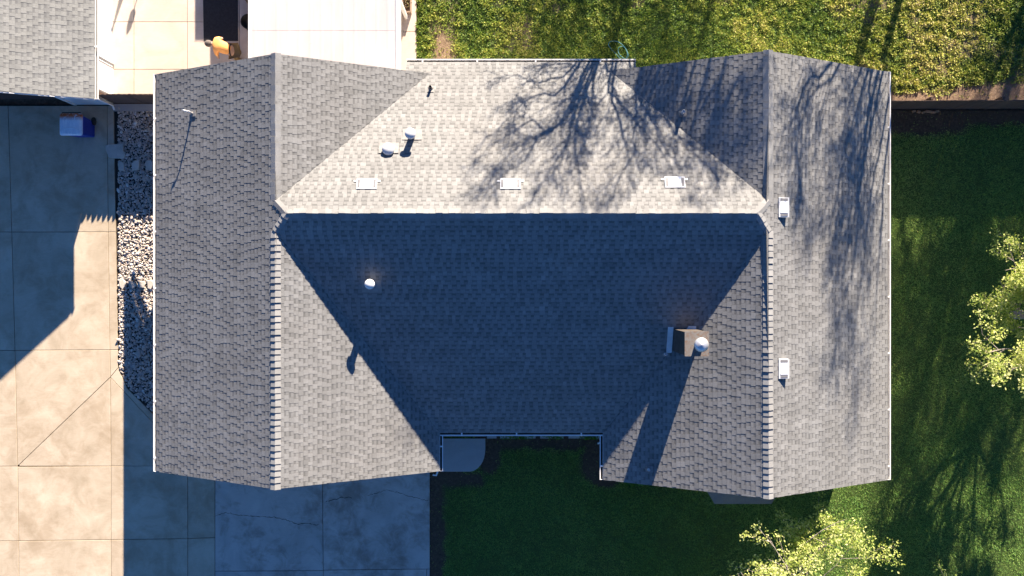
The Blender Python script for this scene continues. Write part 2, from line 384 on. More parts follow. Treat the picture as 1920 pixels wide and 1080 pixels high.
for pts in [[(L,198),(15,198),(22,435),(L,435)], [(L,435),(22,435),(28,657),(L,658)], [(L,658),(28,657),(33,874),(L,876)],
            [(L,876),(33,874),(35,1014),(L,1016)], [(L,1016),(35,1014),(36,1240),(L,1240)],
            [(15,198),(201,198),(203,435),(22,435)], [(22,435),(203,435),(206,656),(28,657)],
            [(28,657),(206,656),(207,707),(35,872),(33,872.5)], [(207,707),(208,874),(37,874),(35,872)],
            [(33,875),(208,874),(208,1012),(35,1014)], [(35,1014),(208,1012),(209,1240),(36,1240)],
            [(201,198),(213,198),(217,435),(203,435)], [(203,435),(217,435),(221,656),(206,656)], [(206,656),(221,656),(221,690),(207,707)],
            [(207,707),(221,690),(238,728),(368,858),(368,874),(363,874)],
            [(207,707),(363,874),(208,874)],
            [(208,874),(352,873),(352,1010),(208,1012)], [(208,1012),(352,1010),(352,1240),(209,1240)],
            [(352,833),(403,833),(403,1008),(352,1010)], [(352,1010),(403,1008),(403,1240),(352,1240)]]:
    slab(pts, 'drive', drive)
for pts in [[(403,833),(604,833),(606,1070),(403,1071)], [(604,833),(806,833),(806,1067),(606,1069)],
            [(403,1071),(606,1070),(607,1240),(403,1240)], [(606,1069),(800,1067),(800,1240),(607,1240)], [(800,1067),(806,1067),(806,1240),(800,1240)]]:
    slab(pts, 'drive2', drive)
def crack(pts, w=.013, seed=1):
    r = random.Random(seed); P3 = []
    for (x0, y0), (x1, y1) in zip(pts, pts[1:]):
        n = max(2, int(math.hypot(x1-x0, y1-y0)/3))
        for k in range(n): P3.append(g(x0+(x1-x0)*k/n+r.uniform(-1, 1), y0+(y1-y0)*k/n+r.uniform(-1.1, 1.1)))
    mb = MB()
    for a, b in zip(P3, P3[1:]):
        d = Vector((b[0]-a[0], b[1]-a[1])); nn = Vector((-d.y, d.x)).normalized()*w*r.uniform(.3, 1)
        mb.add([(a[0]-nn.x, a[1]-nn.y, .002), (b[0]-nn.x, b[1]-nn.y, .002), (b[0]+nn.x, b[1]+nn.y, .002), (a[0]+nn.x, a[1]+nn.y, .002)], [(0, 1, 2, 3)])
    mb.build('crack', M['crack'], drive)
crack([(404,967),(425,961),(445,966),(480,968),(515,970),(535,974),(558,983),(575,981),(600,985)], seed=1)
crack([(610,941),(625,937),(640,933),(663,933)], seed=2)
crack([(690,929),(705,925),(722,919),(735,920),(750,925),(775,932),(805,940)], .009, seed=3)

# porch pad, rounded corner
arc = [(910-30+30*math.cos(t), 884-42+42*math.sin(t)) for t in [math.pi/2*k/8 for k in range(9)]]
pad = MB().prism([g(*p) for p in [(807,822),(910,822)]+arc+[(807,884)]], -.1, .03, bevel=.008).build('porch_slab', M['pad'], kind='structure')
MB().prism([g(*p) for p in [(826,800),(912,800),(912,817),(826,817)]], -.1, .15, bevel=.008).build('porch_step', M['pad'], kind='structure')
for i, (a, b) in enumerate([(913,931),(938,1004),(1013,1057),(1066,1124)]):
    MB().prism([g(*p) for p in [(a,800),(b,800),(b,822),(a,822)]], -.1, .02, bevel=.006).build('paver_strip', M['pad'], kind='structure')

# ------------------------------------------------------------------ river rock bed
BED = [g(221,204), g(368,204), g(368,852), g(238,724), g(223,690)]
MB().prism(BED, -.12, -.045).build('rock_bed', M['gap'], kind='structure')
def ico():
    import bmesh
    bm = bmesh.new(); bmesh.ops.create_icosphere(bm, subdivisions=2, radius=1.0); bm.verts.ensure_lookup_table()
    v = np.array([p.co[:] for p in bm.verts]); f = np.array([[q.index for q in p.verts] for p in bm.faces]); bm.free(); return v, f
IV, IF = ico()
def stones(name, poly, spacing, rad, mat, label, seed):
    r = np.random.default_rng(seed); xs = [p[0] for p in poly]; ys = [p[1] for p in poly]
    X, Y = np.meshgrid(np.arange(min(xs), min(max(xs), -12.2), spacing), np.arange(min(ys), max(ys), spacing*.9)); X[1::2] += spacing/2
    x = X.ravel()+r.uniform(-.4, .4, X.size)*spacing; y = Y.ravel()+r.uniform(-.4, .4, X.size)*spacing
    k = in_poly(x, y, poly); x, y = x[k], y[k]; n = len(x)
    s = rad*np.exp(r.normal(0, .30, n)); a = s*r.uniform(.85, 1.35, n); b = s*r.uniform(.7, 1.0, n); c = s*r.uniform(.5, .8, n); th = r.uniform(0, np.pi, n)
    V = IV[None]*np.stack([a, b, c], 1)[:, None, :]
    V = V*(1+.13*np.sin(IV[None]@r.normal(0, 2.2, (3, 1))+r.uniform(0, 6, n)[:, None, None]))
    tx = r.normal(0, .35, n); Vx = V.copy(); Vx[..., 2] = V[..., 2]+V[..., 0]*tx[:, None]
    cs, sn = np.cos(th)[:, None], np.sin(th)[:, None]
    W = np.stack([Vx[..., 0]*cs-Vx[..., 1]*sn+x[:, None], Vx[..., 0]*sn+Vx[..., 1]*cs+y[:, None], Vx[..., 2]+(-.035+r.uniform(0, .035, n))[:, None]], -1)
    Fc = (IF[None]+(np.arange(n)*len(IV))[:, None, None]).reshape(-1, 3); tint = np.repeat(np.clip(r.beta(2.2, 2.0, n), 0, 1), len(IF))
    o = obj(name, np_mesh(name, W.reshape(-1, 3), Fc, tint, True), mat, kind='stuff'); o['label'] = label; o['category'] = 'gravel'
stones('river_rocks', BED, .066, .036, M['rock'], 'rounded river rocks between the driveway and the left eave', 3)

def flag(pts, h, label, z=0.0, group=None):
    r = random.Random(len(label)); poly = [g(*p) for p in pts]
    o = MB().prism(poly, z-.06, z+h, bevel=.015).build('flagstone', M['flag']); o['label'] = label; o['category'] = 'stone'
    o['group'] = group or 'flat stones in the rock bed'; return o
flag([(199,273),(205,271),(232,270),(232,284),(236,286),(235,297),(215,297),(205,295),(199,281)], .05, 'large grey flagstone lying across the driveway edge onto the rocks', .002)
flag([(222,306),(227,303),(233,305),(235,321),(223,319)], .05, 'small grey flagstone with rounded top, nearest the driveway in the shaded row', -.0)
flag([(249,307),(256,301),(263,303),(262,318),(249,320)], .09, 'pale upright flagstone in the middle of the shaded row of three')
flag([(274,302),(280,300),(287,304),(286,321),(275,319)], .05, 'small grey flagstone beside the eave in the shaded row')
flag([(224,524),(230,520),(236,529),(237,536),(231,543),(225,537)], .06, 'white oval flagstone nearest the driveway in the sunlit row')
flag([(242,528),(247,526),(258,534),(250,542),(244,538)], .06, 'pointed white flagstone, second from the driveway in the sunlit row')
flag([(260,527),(272,527),(273,533),(271,540),(261,539)], .06, 'square tan flagstone, third from the driveway in the sunlit row')
flag([(277,526),(284,524),(291,531),(284,543),(278,541)], .06, 'tan five sided flagstone beside the eave in the sunlit row')

# ------------------------------------------------------------------ the house
house = thing('brick_house', 'x', 'house'); house.name = 'house'
house['label'] = 'single storey house with grey shingled gable wings joined by a central roof'
ZR, PW, PF = 4.8, .533, .389
XL, XR = -6.99, 7.58; YJF, YJR = 1.66, 2.58; YR, ZM = 2.19, 4.8+PF*(2.19-1.66)
XEL, XER = XL+(ZM-ZR)/PW, XR-(ZM-ZR)/PW
PL = {'lo': (ZR-PW*XL, PW, 0), 'li': (ZR+PW*XL, -PW, 0), 'ri': (ZR-PW*XR, PW, 0), 'ro': (ZR+PW*XR, -PW, 0),
      'mf': (ZR-PF*YJF, 0, PF), 'mr': (ZR+PW*YJR, 0, -PW)}
for k in list(PL):                                   # z = z0 + gx X + gy Y
    pass
PL['lo'] = (ZR-PW*XL, PW, 0); PL['li'] = (ZR+PW*XL, -PW, 0); PL['ri'] = (ZR-PW*XR, PW, 0); PL['ro'] = (ZR+PW*XR, -PW, 0)
LE, LI, RI, RE = -11.49, -2.36, 2.97, 12.16; YFE = -4.68; YRE = 7.33
LF, LB, RF, RB = -5.94, 6.92, -6.22, 7.01
XVL = XL+(LB-YJR); XVR = XR-(RB-YJR)
SLOPES = {
 'lo': [(LE, LF), (XL, LF), (XL, YJF), (XEL, YR), (XL, YJR), (XL, LB), (LE, LB)],
 'li': None,
 'li_r': [(XL, YJR), (XVL, LB), (XL, LB)],
 'li_f': [(XL, LF), (LI, LF), (LI, YFE), (XL, YJF)],
 'ri_r': [(XR, YJR), (XR, RB), (XVR, RB)],
 'ri_f': [(XR, RF), (XR, YJF), (RI, YFE), (RI, RF)],
 'ro': [(RE, RF), (RE, RB), (XR, RB), (XR, YJR), (XER, YR), (XR, YJF), (XR, RF)],
 'mf': [(LI, YFE), (RI, YFE), (XR, YJF), (XER, YR), (XEL, YR), (XL, YJF)],
 'mr': [(XL, YJR), (XEL, YR), (XER, YR), (XR, YJR), (XVR, RB), (4.02, RB), (4.02, YRE), (-3.43, YRE), (-3.43, LB), (XVL, LB)]}
def zf(pl): return lambda x, y: pl[0]+pl[1]*x+pl[2]*y
roof = MB()
for k, poly in SLOPES.items():
    if poly is None: continue
    pl = PL[k[:2]]; f = zf(pl); roof.prism(poly, lambda x, y: f(x, y)-.14, lambda x, y: f(x, y)-.004)
roof_o = roof.build('roof', M['deck'], house)

EXPO = .143
def shingle_pieces(poly, pl, rng, expo=EXPO, low=.0062, high=.0098, overhang=.03):
    """laminated shingles of one slope: list of (8 verts, tint)"""
    z0, gx, gy = pl; gr = math.hypot(gx, gy); V = Vector((gx, gy, gr*gr)).normalized(); U = Vector((V.y, -V.x, 0)).normalized(); N = U.cross(V)
    if N.z < 0: U = -U; N = -N
    P0 = Vector((0, 0, z0)); P0 = P0
    uv = [((Vector((x, y, z0+gx*x+gy*y))-P0).dot(U), (Vector((x, y, z0+gx*x+gy*y))-P0).dot(V)) for x, y in poly]
    n = len(uv)
    def span(v):
        xs = []
        for i in range(n):
            (u0, v0), (u1, v1) = uv[i], uv[(i+1) % n]
            if (v0 <= v) != (v1 <= v): xs.append(u0+(u1-u0)*(v-v0)/(v1-v0))
        return (min(xs), max(xs)) if len(xs) >= 2 else None
    vmin = min(v for _, v in uv); vmax = max(v for _, v in uv); out = []; v = vmin-.012; j = 0
    while v < vmax-.02:
        vt = min(v+expo+.012, vmax-.0005); a = span(max(v, vmin+.001)); b = span(min(vt-.012, vmax-.002))
        if a is None or b is None: v += expo; continue
        lo, hi = min(a[0], b[0]), max(a[1], b[1]); u = lo-rng.uniform(0, .25); kind = rng.random() < .5; block = rng.random()
        nxt = u+1.0
        while u < hi:
            if u > nxt: block = rng.random(); nxt = u+rng.uniform(.5, 1.0)
            w = rng.uniform(.105, .19) if kind else rng.uniform(.08, .165)
            ua, ub = u, u+w-.004; u += w; kk = kind; kind = not kind
            cl = lambda q, s: min(max(q, s[0]), s[1])
            q = [cl(ua, a), cl(ub, a), cl(ub, b), cl(ua, b)]
            if q[1]-q[0] < .01 and q[2]-q[3] < .01: continue
            h = (high if kk else low)+rng.uniform(-.001, .0015); ht = .0015
            dv = rng.uniform(-.003, .003)
            def pt(uu, vv, nn): return P0+U*uu+V*vv+N*nn
            top = [pt(q[0], v+dv, h), pt(q[1], v+dv, h), pt(q[2], vt, ht+(.006 if kk else 0)), pt(q[3], vt, ht+(.006 if kk else 0))]
            bot = [pt(q[0], v+dv, -.003), pt(q[1], v+dv, -.003), pt(q[2], vt, -.003), pt(q[3], vt, -.003)]
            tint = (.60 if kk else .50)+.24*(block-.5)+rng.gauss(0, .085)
            # dark band atop each piece: printed granules plus painted butt shadow, deeper between tabs
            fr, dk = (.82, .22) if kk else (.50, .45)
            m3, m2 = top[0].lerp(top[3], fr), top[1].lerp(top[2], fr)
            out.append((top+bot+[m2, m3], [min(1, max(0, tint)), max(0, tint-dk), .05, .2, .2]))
        v += expo; j += 1
    return out
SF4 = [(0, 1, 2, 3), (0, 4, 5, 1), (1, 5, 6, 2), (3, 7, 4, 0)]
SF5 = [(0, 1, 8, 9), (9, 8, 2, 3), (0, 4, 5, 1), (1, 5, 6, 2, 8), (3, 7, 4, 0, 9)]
def pa(vs):
    q = [(p.x*F/(H-p.z), p.y*F/(H-p.z)) for p in vs[:4]]
    if any(abs(x) > 960 or abs(y) > 540 for x, y in q): return 0
    return abs(sum(q[i][0]*q[(i+1) % 4][1]-q[(i+1) % 4][0]*q[i][1] for i in range(4)))/2
def lay(pieces, parent, mat, name_rest, count=300):
    order = sorted(range(len(pieces)), key=lambda i: -pa(pieces[i][0])); big = set(order[:count]); rest = MB()
    for i, (vs, t) in enumerate(pieces):
        if i in big:
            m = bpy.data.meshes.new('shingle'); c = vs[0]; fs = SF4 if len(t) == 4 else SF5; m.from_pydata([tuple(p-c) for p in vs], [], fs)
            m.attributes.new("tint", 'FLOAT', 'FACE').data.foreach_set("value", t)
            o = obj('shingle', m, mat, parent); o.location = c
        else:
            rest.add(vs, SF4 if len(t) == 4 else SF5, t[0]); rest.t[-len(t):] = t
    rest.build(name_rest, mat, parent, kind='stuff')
pieces = []
sr = random.Random(3)
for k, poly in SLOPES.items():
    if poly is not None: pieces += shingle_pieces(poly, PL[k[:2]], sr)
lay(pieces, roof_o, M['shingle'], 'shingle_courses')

def caps(a, b, n1, n2, parent, mat, step=.19, half=.16, lift=.036, tints=(.70, .82, .92, 1.0), rng=sr):
    """bent cap shingles from a to b, butt edges towards a; n1, n2 normals of the two slopes"""
    a, b = Vector(a), Vector(b); d = (b-a).normalized(); L = (b-a).length; n = max(1, round(L/step)); st = L/n
    n1, n2 = Vector(n1).normalized(), Vector(n2).normalized(); up = (n1+n2).normalized()
    s1 = d.cross(n1).normalized(); s1 = -s1 if s1.dot(n2) > 0 else s1
    s2 = d.cross(n2).normalized(); s2 = -s2 if s2.dot(n1) > 0 else s2
    ms = []
    for t in tints:
        lo, hi = lift*rng.uniform(.75, 1.2), .008; e = .016; Lc = st+.03
        A = []
        for x, h in ((0, lo), (Lc, hi)):
            for s, nn in ((s1, n1), (None, up), (s2, n2)):
                base = d*x+(s*half if s is not None else Vector()); A += [base+nn*h*(1.0 if s is None else .85), base+nn*(h-e)]
        # per ring: 0 top s1, 1 bot s1, 2 top mid, 3 bot mid, 4 top s2, 5 bot s2
        fs = [(0, 2, 8, 6), (2, 4, 10, 8), (0, 1, 3, 2), (2, 3, 5, 4), (0, 6, 7, 1), (4, 5, 11, 10), (6, 8, 9, 7), (8, 10, 11, 9)]
        m = bpy.data.meshes.new('ridge_cap'); m.from_pydata([tuple(p) for p in A], [], fs)
        m.attributes.new("tint", 'FLOAT', 'FACE').data.foreach_set("value", [t]*8); m.materials.append(mat); ms.append(m)
    for i in range(n):
        o = bpy.data.objects.new('ridge_cap', rng.choice(ms)); COL.objects.link(o); o.parent = parent; o.location = a+d*(i*st+rng.uniform(-.012, .012))+s1*rng.uniform(-.008, .008); o.rotation_euler = (0, 0, rng.uniform(-.035, .035))
nrm = lambda pl: (-pl[1], -pl[2], 1)
UPZ = Vector((0, 0, .004))
for X, lf, lb, ka, kb in ((XL, LF, LB, 'lo', 'li'), (XR, RF, RB, 'ri', 'ro')):
    caps((X, lf-.02, ZR), (X, YJF, ZR), nrm(PL[ka]), nrm(PL[kb]), roof_o, M['shingle'])
    caps((X, lb+.02, ZR), (X, YJR, ZR), nrm(PL[ka]), nrm(PL[kb]), roof_o, M['shingle'], lift=.020)
for X, XE, ko in ((XL, XEL, 'lo'), (XR, XER, 'ro')):
    caps((X, YJF, ZR), (XE, YR, ZM), nrm(PL['mf']), nrm(PL[ko]), roof_o, M['shingle'], half=.12)
    caps((X, YJR, ZR), (XE, YR, ZM), nrm(PL['mr']), nrm(PL[ko]), roof_o, M['shingle'], half=.12)
xm = 1.0
caps((XEL, YR, ZM), (xm, YR, ZM), nrm(PL['mf']), nrm(PL['mr']), roof_o, M['shingle'], lift=.022, tints=(.45, .6, .7, .8))
caps((XER, YR, ZM), (xm, YR, ZM), nrm(PL['mf']), nrm(PL['mr']), roof_o, M['shingle'], lift=.022, tints=(.45, .6, .7, .8))

# walls, gables, doors, windows
w = MB().prism(WALL, -.1, 2.12)
for X, y0, y1 in ((XL, -5.5, 5.0), (XR, -5.7, 6.5)):
    hw = 3.95
    for yy in (y0, y1):
        s = 1 if yy < 0 else -1; ya, yb = (yy+.002, yy+.18) if s > 0 else (yy-.18, yy-.002)
        top = ZR-.2; bz = 2.121; k = (top-bz)/PW
        w.add([(X-k, ya, bz), (X+k, ya, bz), (X, ya, top), (X-k, yb, bz), (X+k, yb, bz), (X, yb, top)], [(0, 1, 2), (5, 4, 3), (0, 3, 4, 1), (1, 4, 5, 2), (2, 5, 3, 0)])
w.build('wall', M['stucco'], house)
gd = MB().box(-10.2, -5.53, 0, -5.4, -5.502, 2.05).build('garage_door', M['white'], house)
for r_ in range(4):
    for c_ in range(8):
        x0 = -10.15+c_*.595; MB().box(x0, -5.545, .05+r_*.5, x0+.54, -5.531, .48+r_*.5).build('panel', M['white'], gd)
fd = MB().box(-2.1, -4.34, .15, -1.2, -4.302, 2.1).build('door', M['brown_door'], house)
MB().lathe((-1.3, -4.39, 1.1), [(.03, -.03), (.035, 0), (.02, .02)], 10, axis=(0, -1, 0)).build('handle', M['galv'], fd)
for (x0, x1, y) in ((-.6, 1.0, -4.3), (1.5, 3.0, -4.3), (4.1, 5.5, -5.7), (9.6, 10.9, -5.7)):
    fr = MB()
    for bx in ((x0, .9, x1, .97), (x0, 1.93, x1, 2.0), (x0, .97, x0+.07, 1.93), (x1-.07, .97, x1, 1.93)): fr.box(bx[0], y-.05, bx[1], bx[2], y-.002, bx[3])
    f = fr.build('window', M['white'], house); MB().box(x0+.07, y-.03, .97, x1-.07, y-.003, 1.93).build('pane', M['dark_glass'], f)

# gutters
def gutter(a, b, out, z, hang, parent=house, mitre=(0, 0)):
    """U channel from a to b (x, y), outwards direction out"""
    a, b, o_ = Vector((*a, z)), Vector((*b, z)), Vector((*out, 0)); d = (b-a).normalized(); up = Vector((0, 0, 1))
    prof = [(.0, .0), (.0, -.11), (.075, -.11), (.095, -.008), (.112, -.008), (.112, .004), (.086, .004), (.068, -.098), (.012, -.098), (.012, .0)]
    vs = []; n = len(prof)
    for p in (a-d*mitre[0], b+d*mitre[1]):
        vs += [p+o_*x+up*(h+.004) for x, h in prof]
    fs = [(i, (i+1) % n, n+(i+1) % n, n+i) for i in range(n)]
    mb = MB().add(vs, fs)
    for p in (a, b): mb.obox(p+o_*.06-up*.05, d*.004, o_*.056, up*.05)
    gt = mb.build('gutter', M['white'], parent)
    mid = (a+b)/2+o_*.045-up*.085
    MB().obox(mid, d*((b-a).length/2-.01), o_*.028, up*.008).build('channel_floor', M['gutter_in'], gt)  # dark strip laid along the channel floor
    for h in hang:
        c = a+d*h; MB().obox(c+o_*.045+up*.014, d*.025, o_*.05, up*.006).build('hanger', M['white'], gt)
    return gt
ze = lambda k, x, y: zf(PL[k])(x, y)
GL = ze('lo', LE, 0)-.035
yl = lambda a, b, s: [s+i*1.83 for i in range(int((b-a-s)/1.83)+1)]
gutter((LE-.01, LF), (LE-.01, LB), (-1, 0), GL, yl(LF, LB, .45))
gutter((RE+.01, RF), (RE+.01, RB), (1, 0), ze('ro', RE, 0)-.035, yl(RF, RB, .45))
gutter((LI+.01, LF), (LI+.01, YFE-.12), (1, 0), ze('li', LI, 0)-.035, [.8])
gutter((LI+.01, YFE-.01), (RI-.01, YFE-.01), (0, -1), ze('mf', 0, YFE)-.033, [.72, 2.5, 4.6])
gutter((RI-.01, RF), (RI-.01, YFE-.12), (-1, 0), ze('ri', RI, 0)-.035, [.45])
gutter((-3.43, YRE+.01), (4.02, YRE+.01), (0, 1), ze('mr', 0, YRE)-.035, [.52, 2.3, 4.2, 6.3])
# white fascia under every eave and rake
fa = MB()

for X, xa, xb, y, s in ((XL, LE, LI, LF, -1), (XR, RI, RE, RF, -1), (XL, LE, XVL, LB, 1), (XR, XVR, RE, RB, 1)):
    for x0 in (xa, xb):
        z0 = ZR-PW*abs(x0-X); y0, y1 = (y-.022, y-.003) if s < 0 else (y+.003, y+.022)
        y0, y1 = (y+.003, y+.022) if s < 0 else (y-.022, y-.003)
        A = [(x0, y0, z0-.15), (X, y0, ZR-.15), (X, y0, ZR-.3), (x0, y0, z0-.3)]; B = [(x, y1, z) for x, _, z in A]
        MB().add(A+B, [(0, 1, 2, 3), (7, 6, 5, 4), (0, 4, 5, 1), (1, 5, 6, 2), (2, 6, 7, 3), (3, 7, 4, 0)]).build('fascia', M['white'], house)
def downspout(pts, r=.035):
    MB().tube(pts, r, 8).build('downspout', M['white'], house)
downspout([(-2.56,-5.9,2.2),(-2.62,-5.72,2.05),(-2.80,-5.72,1.9),(-2.80,-5.72,.15),(-2.72,-6.1,.08),(-2.60,-6.42,.05),(-2.66,-6.58,.05),(-2.78,-6.55,.05)])
downspout([(3.1,-5.0,2.2),(3.36,-5.0,2.0),(3.36,-5.0,.12),(3.15,-5.4,.05),(3.0,-5.46,.05)])
downspout([(12.25,6.7,2.2),(11.76,6.6,2.0),(11.76,6.6,.12),(12.6,6.0,.05)])

# bay window and its little roof at the bottom right gable
bx0, bx1, by = 6.6, 8.45, -7.03
bay = MB(); zt, zb_ = 2.62, 2.22
A = [(bx0, by, zb_), (bx1, by, zb_), (bx1+.8, -5.72, zb_+.05), (bx0-.8, -5.72, zb_+.05), (bx0+.35, -5.72, zt), (bx1-.35, -5.72, zt)]
bay.add(A+[(x, y, z-.08) for x, y, z in A[:4]], [(0, 1, 5, 4), (1, 2, 5), (0, 4, 3), (0, 6, 7, 1), (1, 7, 8, 2), (3, 9, 6, 0), (6, 9, 8, 7)], .45)
bay_o = bay.build('bay_roof', M['shingle'], house)
for a_, b_ in (((bx0+.05, by+.12), (bx1-.05, by+.12)), ((bx1-.05, by+.12), (bx1+.55, -5.72)), ((bx0-.55, -5.72), (bx0+.05, by+.12))):
    a_, b_ = Vector((*a_, 0)), Vector((*b_, 0)); d = (b_-a_); nn = Vector((d.y, -d.x, 0)).normalized()
    bw = MB().obox((a_+b_)/2+Vector((0, 0, .45)), d/2, nn*.03, (0, 0, .44)).obox((a_+b_)/2+Vector((0, 0, 2.02)), d/2, nn*.03, (0, 0, .10)).build('bay_window', M['white'], house)
    MB().obox((a_+b_)/2+Vector((0, 0, 1.405)), d/2-d.normalized()*.02, nn*.02, (0, 0, .51)).build('pane', M['dark_glass'], bw)

# ---- roof furniture, all fixed to the house
def frame(px, py, k):
    """point on a slope with its up-slope, across and normal directions"""
    pl = PL[k]; c = pix(px, py, pl); gx, gy = pl[1], pl[2]; gr = math.hypot(gx, gy)
    V = Vector((gx, gy, gr*gr)).normalized(); N = Vector((-gx, -gy, 1)).normalized(); U = V.cross(N); return c, U, V, N
def flashing(c, U, V, N, hu, hv, parent, mat='flash', dv=0.0):
    MB().obox(c+N*.026+V*dv, U*hu, V*hv, N*.004).build('flashing', M[mat], parent)
def pipe_vent(px, py, k, r, h, mat='black', label=None, hu=.10, hv=.12, fm='flash2'):
    c, U, V, N = frame(px, py, k); o = MB().lathe(c-Vector((0, 0, .1)), [(r, 0), (r, h+.1), (r*.75, h+.1), (r*.75, h+.06)], 12).build('vent_pipe', M[mat], house)
    flashing(c, U, V, N, hu, hv, o, fm, .05); MB().lathe(c, [(r*2.2, .02), (r*1.6, .06), (r*1.15, .1)], 12).build('boot', M[fm], o)
    if label: o['label'] = label
pipe_vent(361, 213, 'lo', .028, .33, 'galv', 'thin pipe with bent top on the left wing')
c, U, V, N = frame(361, 213, 'lo')
MB().tube([c+Vector((0, 0, .33)), c+Vector((-.06, .01, .36)), c+Vector((-.17, .04, .34))], .024, 8).build('pipe_elbow', M['metal_white'], house)
pipe_vent(808, 166, 'mr', .045, .27, 'black', 'short black pipe on the rear slope')
pipe_vent(1278, 213, 'ri', .05, .32, 'galv', 'grey pipe on the right wing')
pipe_vent(1246, 663, 'ri', .045, .28, 'galv', 'grey pipe below the chimney')
pipe_vent(1215, 879, 'ri', .04, .2, 'metal_white', 'short pipe near the front rake')
def cap_vent(px, py, k, r, h, capr, label, parts=True):
    c, U, V, N = frame(px, py, k)
    o = MB().lathe(c-Vector((0, 0, .1)), [(r, 0), (r, h)], 20).build('round_vent', M['metal_white'], house); o['label'] = label
    MB().lathe(c+Vector((0, 0, h-.07)), [(capr, 0), (capr*1.02, .05), (capr*.95, .085), (capr*.3, .11), (.01, .115)], 24).build('cap', M['metal_white'], o)
    flashing(c, U, V, N, .30, .20, o, 'flash2', -.06)
cap_vent(773, 256, 'mr', .10, .55, .165, 'tall round capped vent on the rear slope')
cap_vent(729, 281, 'mr', .15, .17, .185, 'low wide round vent on the rear slope')
cap_vent(697, 533, 'mf', .10, .40, .15, 'round vent catching the sun above the shaded slope')
def box_vent(px, py, k, across, along, label, tall=.11):
    c, U, V, N = frame(px, py, k); hu, hv = across/2, along/2
    o = MB()
    lo = [c+U*i*hu+V*j*hv+N*.02 for i, j in ((-1, -1), (1, -1), (1, 1), (-1, 1))]
    hi = [c+U*i*hu*.97+V*j*hv*.95+N*(tall if (j < 0 or not across > along) else .035) for i, j in ((-1, -1), (1, -1), (1, 1), (-1, 1))]
    o.add(lo+hi, [(0, 1, 5, 4), (1, 2, 6, 5), (2, 3, 7, 6), (3, 0, 4, 7), (4, 5, 6, 7)])
    v = o.build('box_vent', M['metal_white'], house); v['label'] = label
    long_u = across > along; A = U if long_u else V; B = V if long_u else U; ha, hb = (hu, hv) if long_u else (hv, hu)
    n_top = (hi[1]-hi[0]).cross(hi[3]-hi[0]).normalized(); n_top = n_top if n_top.z > 0 else -n_top; tc = sum(hi, Vector())/4
    U2, V2 = (hi[1]-hi[0]).normalized(), (hi[3]-hi[0]).normalized(); A = U2 if long_u else V2; B = V2 if long_u else U2
    MB().obox(tc+n_top*.006, A*ha*.56, B*hb*.78, n_top*.006).build('dome', M['diffuser'], v)
    for s in (-1, 1): MB().obox(tc+n_top*.004+A*s*ha*.76, A*ha*.12, B*hb*.72, n_top*.004).build('louvre', M['grey_band'], v)
    flashing(c, U, V, N, hu*1.28, hv*.14, v, 'metal_white', -hv*.62) if k == 'mr' else flashing(c, U, V, N, hu*.98, hv*.98, v, 'metal_white')
box_vent(688, 346, 'mr', .62, .36, 'white box vent, left of three in a row below the ridge', .08)
box_vent(957, 346, 'mr', .62, .36, 'white box vent, middle of three in a row below the ridge', .08)
box_vent(1265, 343, 'mr', .62, .38, 'white box vent in the dappled tree shade below the ridge', .08)
box_vent(1466, 389, 'ro', .60, .31, 'upper white box vent beside the right wing ridge', .15)
box_vent(1466, 691, 'ro', .60, .31, 'lower white box vent beside the right wing ridge', .15)

# chimney
chx0, chx1, chy0, chy1, cht = 5.00, 5.66, -1.95, -1.27, 5.40
zc = zf(PL['ri'])
MBc = MB().prism([(chx0, chy0), (chx1, chy0), (chx1, chy1), (chx0, chy1)], lambda x, y: zc(x, y)-.2, cht-.03)
ch = MBc.build('chimney', M['chimney'], house)
cc = MB().box(chx0-.02, chy0-.02, cht-.03, chx1+.02, chy1+.02, cht)
cc.build('chimney_cap', M['rust'], ch)
MB().lathe((5.40, -1.62, cht), [(.13, 0), (.13, .16), (.17, .16), (.17, .22), (.13, .23)], 24).build('flue', M['galv'], ch)
MB().lathe((5.40, -1.62, cht+.26), [(.205, 0), (.21, .015), (.12, .055), (.02, .10), (.005, .103)], 32).build('flue_cap', M['galv'], ch)
pl = PL['ri']; N = Vector(nrm(pl)).normalized(); V = Vector((pl[1], pl[2], pl[1]**2)).normalized(); U = Vector((0, 1, 0))
zm = zf(PL['mf']); Nm = Vector(nrm(PL['mf'])).normalized(); Vm = Vector((0, 1, PF)).normalized()
cf = Vector((chx0-.11, -1.60, zm(0, -1.60)))
MB().obox(cf+Nm*.03, (.085, 0, 0), Vm*.44, Nm*.005).build('flashing', M['flash'], ch)
MB().obox(Vector((5.33, chy1+.05, zc(5.33, 0)))+N*.03, V*.38, U*.05, N*.005).build('flashing', M['flash'], ch)

# ------------------------------------------------------------------ neighbour's house, top left
nb = thing('neighbour_house', 'neighbouring house with pale grey shingled roof in the top left corner', 'house')
NE, NP, NF, NX = -13.52, .42, 6.12, -18.6       # eave X, pitch, front rake Y, ridge X
npl = (2.4+NP*NE, -NP, 0); npl2 = (2.4+NP*NE-2*NP*NX+0, NP, 0)
zr2 = npl[0]+npl[1]*NX; npl2 = (zr2-NP*NX, NP, 0)
nroof = MB()
for poly, q in (([(NX, NF), (NE, NF), (NE, 30), (NX, 30)], npl), ([(NX, NF), (NX, 30), (-23.7, 30), (-23.7, NF)], npl2)):
    f = zf(q); nroof.prism(poly, lambda x, y: f(x, y)-.14, lambda x, y: f(x, y)-.004)
nro = nroof.build('roof', M['deck'], nb)
pc = shingle_pieces([(NX, NF), (NE, NF), (NE, 13.0), (NX, 13.0)], npl, random.Random(9), expo=.16)
lay(pc, nro, M['shingle_near'], 'shingle_courses')
MB().prism([(NX, 13.01), (NE, 13.01), (NE, 30), (NX, 30)], lambda x, y: zf(npl)(x, y)-.003, lambda x, y: zf(npl)(x, y)+.004).build('rear_shingles', M['shingle_near'], nro)
